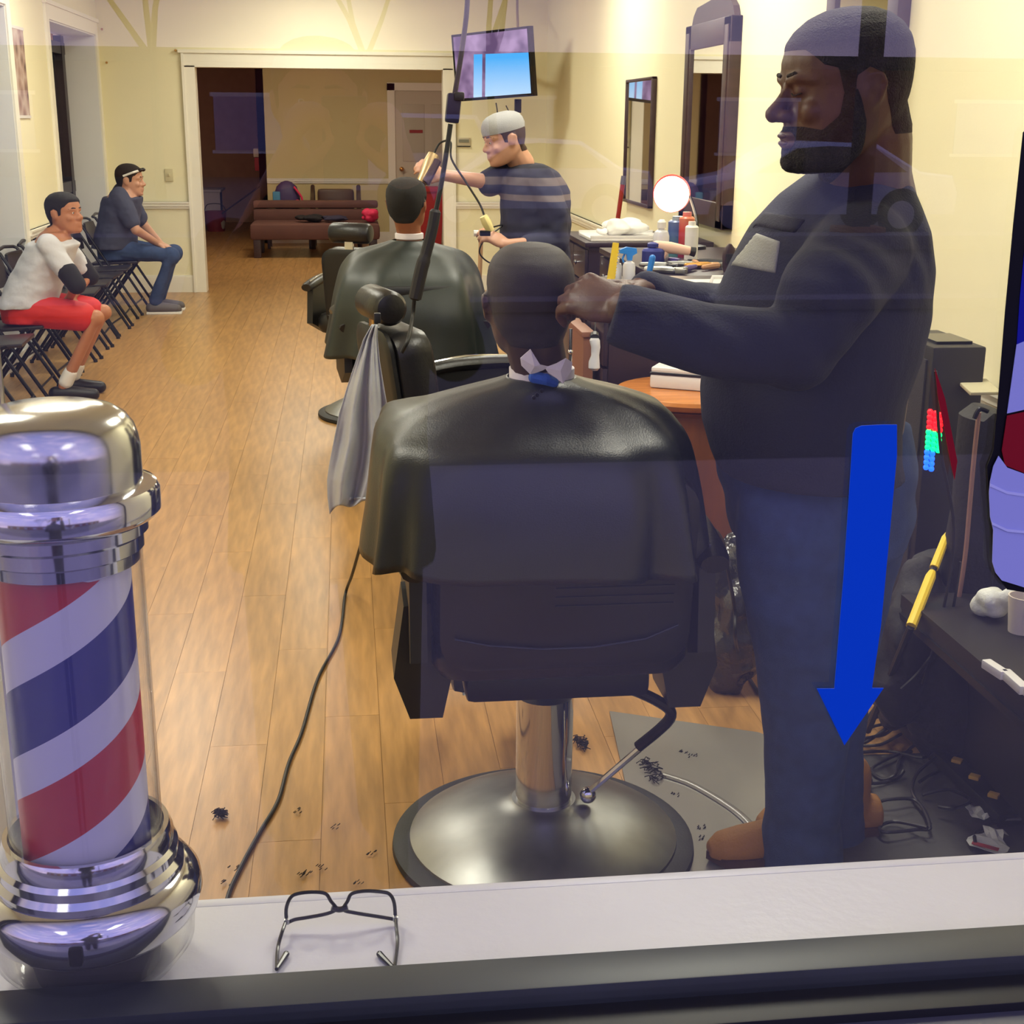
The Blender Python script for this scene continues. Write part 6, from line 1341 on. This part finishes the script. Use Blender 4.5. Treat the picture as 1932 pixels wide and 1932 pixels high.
# vertical cables from case
for i, px in enumerate(([(1765, 700), (1775, 850), (1800, 1000), (1780, 1150), (1740, 1290)], [(1880, 980), (1870, 1100), (1850, 1200), (1840, 1320)], [(1812, 1060), (1790, 1180), (1740, 1260), (1700, 1300)])):
    o = MB().tube(smooth_pts([PY(x, y, 3.0) for x, y in px], 6), .004, 6).build('cable', CORD); tag(o, ['thin cable hanging down the front of the speaker tower', 'thin cable hanging in front of the instrument case', 'thin cable hanging across the equipment bag'][i], 'cable', 'hanging cables at the speaker tower')
for i, (px, py, a_, w_) in enumerate(((1857, 1537, -.1, .05), (1868, 1590, .9, .07))):
    p = PZ(px, py, .02); m = MB(); Rz = Matrix.Rotation(a_, 3, 'Z'); gx, gy = 6, 4; vs = []
    for iy in range(gy + 1):
        for ix in range(gx + 1): vs.append(p + Rz @ Vector(((ix / gx - .5) * w_ * 1.6, (iy / gy - .5) * w_ * (1 + .4 * math.sin(ix)), .008 + .012 * noise.noise(Vector((ix * .9, iy * .9, i * 5))))))
    m.add(vs, [(r_ * (gx + 1) + c_, r_ * (gx + 1) + c_ + 1, (r_ + 1) * (gx + 1) + c_ + 1, (r_ + 1) * (gx + 1) + c_) for r_ in range(gy) for c_ in range(gx)]); o = m.build('paper_scrap', MATS['crumpled_paper'], solid=.001); tag(o, ['small flat white paper scrap at the end of the power strip', 'torn white wrapper with red edge on the charcoal mat'][i], 'paper')
    if i: MB().box(p + Rz @ Vector((-.055, 0, .018)), (.012, .06, .003), Rz).build('red_edge', mat('red_print', (170, 60, 60), .6), o)

# ================================================================== OUTSIDE (mirrored in the window pane)
struct('ground_sidewalk', MB().bx(-12, 16, -4.2, 1.1, -.12, 0), mat('concrete_walk', (150, 145, 150), .8, noise_amt=.08, noise_scale=2, bump=.2, bump_scale=30))
struct('ground_lot', MB().bx(-60, 80, -60, -4.2, -.25, -.12), mat('asphalt', (62, 60, 66), .55, noise_amt=.15, noise_scale=1.5, bump=.3, bump_scale=40))
struct('ground_kerb', MB().bx(-60, 80, -17.6, -16.9, -.12, .08).bx(-60, 80, -11.0, -10.6, -.12, -.02), mat('kerb_concrete', (130, 126, 130), .8))
def car(X, Y, L, lab, rgb, rz=0., hgt=1.48, suv=False):
    """side-on, along X"""
    t = thing('car', lab, 'car', (0, 0, 0)); bodym = mat('car_paint_' + lab.split()[0], rgb, .25, metal=.3, coat=.6); gls = mat('car_window', (22, 24, 32), .08, spec=.8)
    s = L / 4.6; h = hgt
    prof = [(-2.3, .35), (-2.28, .62), (-2.15, .80), (-1.25, .96), (-.45, h - .04), (.1, h), (.9, h - .03), (1.65, 1.02), (2.2, .96), (2.3, .70), (2.28, .35)] if not suv else [(-2.3, .4), (-2.3, .8), (-2.15, 1.0), (-1.3, 1.1), (-.7, h - .05), (.2, h), (1.7, h - .03), (2.15, 1.15), (2.28, .9), (2.28, .4)]
    rings = []
    for yv, k_, in ((-.88, .96), (-.80, 1.), (.80, 1.), (.88, .96)): rings.append([Vector((x * s * (1 if k_ == 1 else .985), yv, .28 + (z - .28) * (1 if k_ == 1 else .95))) for x, z in prof])
    MB().loft(rings).build('car_body', bodym, t)
    w = [(-1.05, 1.0), (-.42, h - .10), (.1, h - .06), (.85, h - .09), (1.4, 1.02)] if not suv else [(-1.1, 1.12), (-.65, h - .12), (.2, h - .08), (1.65, h - .11), (1.95, 1.15)]
    for yv in (-.886, .886): MB().prism([(a_ * s, b_) for a_, b_ in w], .02, None, (0, yv, -.005)).build('side_window', gls, t)
    for x in (-1.4, 1.35):
        for yv in (-.80, .80):
            MB().lathe([(0, -.1), (.33, -.1), (.34, -.05), (.34, .05), (.33, .1), (.22, .1), (.2, .07), (0, .07)], (x * s, yv, .34), 24, ax=Matrix.Rotation(math.pi / 2 * (1 if yv < 0 else -1), 3, 'X')).build('tyre', RUBBER, t)
            q = MB()
            for k_ in range(7): an = k_ * 2 * math.pi / 7; q.box((x * s + math.cos(an) * .11, yv + (-.09 if yv < 0 else .09), .34 + math.sin(an) * .11), (.2, .03, .035), Matrix.Rotation(-an, 3, 'Y'))
            q.lathe([(.2, -.02), (.225, -.02), (.225, .02), (.2, .02)], (x * s, yv + (-.09 if yv < 0 else .09), .34), 24, ax=Matrix.Rotation(math.pi / 2, 3, 'X')); q.build('wheel_rim', mat('alloy', (190, 190, 200), .3, metal=.9), t)
            MB().lathe([(0, 0), (.40, 0), (.40, .02), (0, .02)], (x * s, yv * 1.09, .36), 24, ax=Matrix.Rotation(math.pi / 2 * (1 if yv < 0 else -1), 3, 'X')).build('wheel_arch', mat('arch_black', (14, 14, 16), .7), t)
    for xx, m_ in ((-2.27, mat('headlamp', (220, 220, 225), .2)), (2.27, mat('tail_lamp', (150, 20, 20), .3))): MB().box((xx * s, .6, .75), (.06, .3, .12), None, .02).box((xx * s, -.6, .75), (.06, .3, .12), None, .02).build('car_lamp', m_, t)
    t.location = (X, Y, -.12); t.rotation_euler = (0, 0, rz); return t
def MX(px, Dv): return PY(px, 300, Dv).x    # mirrored in the pane: same X at depth Dv in front of the mirrored eye
car((MX(1265, 22.5) + MX(1765, 22.5)) / 2, 2.3 - 22.5, 4.7, 'silver sedan parked across the lot, mirrored over the standing barber', (186, 192, 214))
car((MX(860, 23.5) + MX(1160, 23.5)) / 2 - .1, 2.3 - 24.0, 4.2, 'white hatchback parked beside the silver sedan, mirrored behind the middle barber', (205, 208, 225))
car(MX(840, 29) - 1.2, 2.3 - 29, 4.8, 'grey van parked farthest left across the lot', (190, 190, 210), hgt=1.9, suv=True)
px_ = MX(1628, 20.); t = thing('sign_post', 'brown square post on an orange block in the parking lot', 'post', (px_, 2.3 - 20., -.12))
MB().bx(px_ - .14, px_ + .14, -17.84, -17.56, -.12, 5.5).build('post', mat('brown_post', (40, 28, 34), .7), t); MB().bx(px_ - .35, px_ + .35, -17.95, -17.45, -.12, .16, .02).build('block', mat('orange_block', (150, 96, 60), .8), t)
t = thing('building', 'long low brick shop building across the parking lot', 'building', (10, -42, -.12))
MB().bx(-40, 60, -48, -42, -.12, 3.3).build('wall', mat('red_brick', (120, 58, 40), .8, noise_amt=.15, noise_scale=1), t); MB().bx(-40, 60, -48.2, -41.6, 3.3, 3.7).build('roof', mat('dark_roof', (40, 36, 40), .8), t)
for i in range(12): x = -36 + i * 8; w = MB().bx(x, x + 2.6, -42.06, -41.95, .7, 2.3).build('window', mat('far_window_glass', (150, 155, 190), .15), t); MB().bx(x - .1, x + 2.7, -42.1, -41.98, 2.3, 2.42).bx(x - .1, x + 2.7, -42.1, -41.98, .6, .7).build('window_trim', WHITE, w)
BARK = mat('bark', (44, 34, 36), .9)
def tree(x, y, h, seed, lab):
    random.seed(seed); m = MB()
    def br(p, d, L, r, n):
        q = p + d * L; m.tube([p, (p + q) / 2 + Vector((random.uniform(-.05, .05), 0, random.uniform(-.05, .05))) * L, q], [r, r * .85, r * .65], 5)
        if n == 0: return
        for i in range(3):
            e_ = (d + Vector((random.uniform(-.75, .75), random.uniform(-.5, .5), random.uniform(-.15, .55)))).normalized(); br(q, e_, L * random.uniform(.62, .8), r * .62, n - 1)
    br(Vector((x, y, -.12)), Vector((0, 0, 1)), h * .3, .13, 6); o = m.build('bare_tree', BARK); tag(o, lab, 'tree', 'bare trees beyond the lot')
for i, (x, y, h) in enumerate(((-4.2, -30, 10), (.6, -36, 11), (3.4, -31, 9.5))): tree(x, y, h, 50 + i, ['bare winter tree beyond the grey van', 'bare winter tree above the white hatchback', 'bare winter tree between the sedan and the hatchback'][i])
# the photographer, mirrored faintly
t = person('photographer in dark coat standing outside the window holding up a phone', (-.02, -.55, 0))
HC = Vector((-.05, -.52, 1.68)); HM = head_matrix(HC, .235, math.radians(180))
b = MB(); b.limb([HM @ Vector((0, .08, -.2)), (-.05, -.55, 1.50)], [.06, .065]); b.loft([ell((-.05, -.55, z), rx, ry, 20) for z, rx, ry in ((1.46, .10, .09), (1.38, .19, .11), (1.0, .17, .12), (.85, .18, .13))])
for s in (-1, 1):
    b.limb([(-.05 + s * .2, -.55, 1.40), (-.05 + s * .26, -.42, 1.20), (s * .085, -.10, 1.60)], [.05, .042, .028]); b.limb([(-.05 + s * .1, -.55, .88), (-.05 + s * .11, -.55, .45), (-.05 + s * .11, -.55, .1)], [.09, .06, .045])
    h = hand_mb(s * -1, (.9, .9, .9, .9), .05, .7); h.xf(frame_mat(Vector((s * .095, -.11, 1.57)), (-s * .15, .55, .9), (s * 1, .3, .1))); b.join(h)
skin_with_head(t, b, HM, TSK, .009, 2, hair=short_hair, hairmat=BHR, hair_t=.008)
c = MB(); c.loft([ell((-.05, -.55, z), rx, ry, 24) for z, rx, ry in ((1.49, .09, .09), (1.43, .19, .13), (1.35, .23, .15), (1.0, .21, .16), (.72, .23, .17))])
for s in (-1, 1): c.limb([(-.05 + s * .19, -.55, 1.38), (-.05 + s * .26, -.42, 1.20), (s * .10, -.16, 1.52)], [.08, .065, .05])
organic(c, .012, 3).build('coat', mat('black_wool_coat', (16, 15, 18), .9), t, edge=0)
for s in (-1, 1): MB().limb([(-.05 + s * .1, -.55, .80), (-.05 + s * .11, -.55, .1)], [.10, .07]).build('trouser_leg', mat('dark_denim', (44, 40, 62), .85), t); MB().limb([(-.05 + s * .11, -.58, .045), (-.05 + s * .11, -.40, .04)], [.045, .04]).build('shoe', BLKP, t)
t = thing('phone', 'black phone held up by the photographer outside', 'phone', (0, -.06, 1.61)); MB().box((0, -.068, 1.615), (.075, .009, .145), None, .004).build('phone_body', BLKP, t); MB().lathe([(0, 0), (.006, 0), (.006, .002), (0, .002)], (0, -.064, 1.65), 12, ax=Matrix.Rotation(-math.pi / 2, 3, 'X')).build('phone_lens', mat('gloss_black', (10, 10, 12), .15), t)
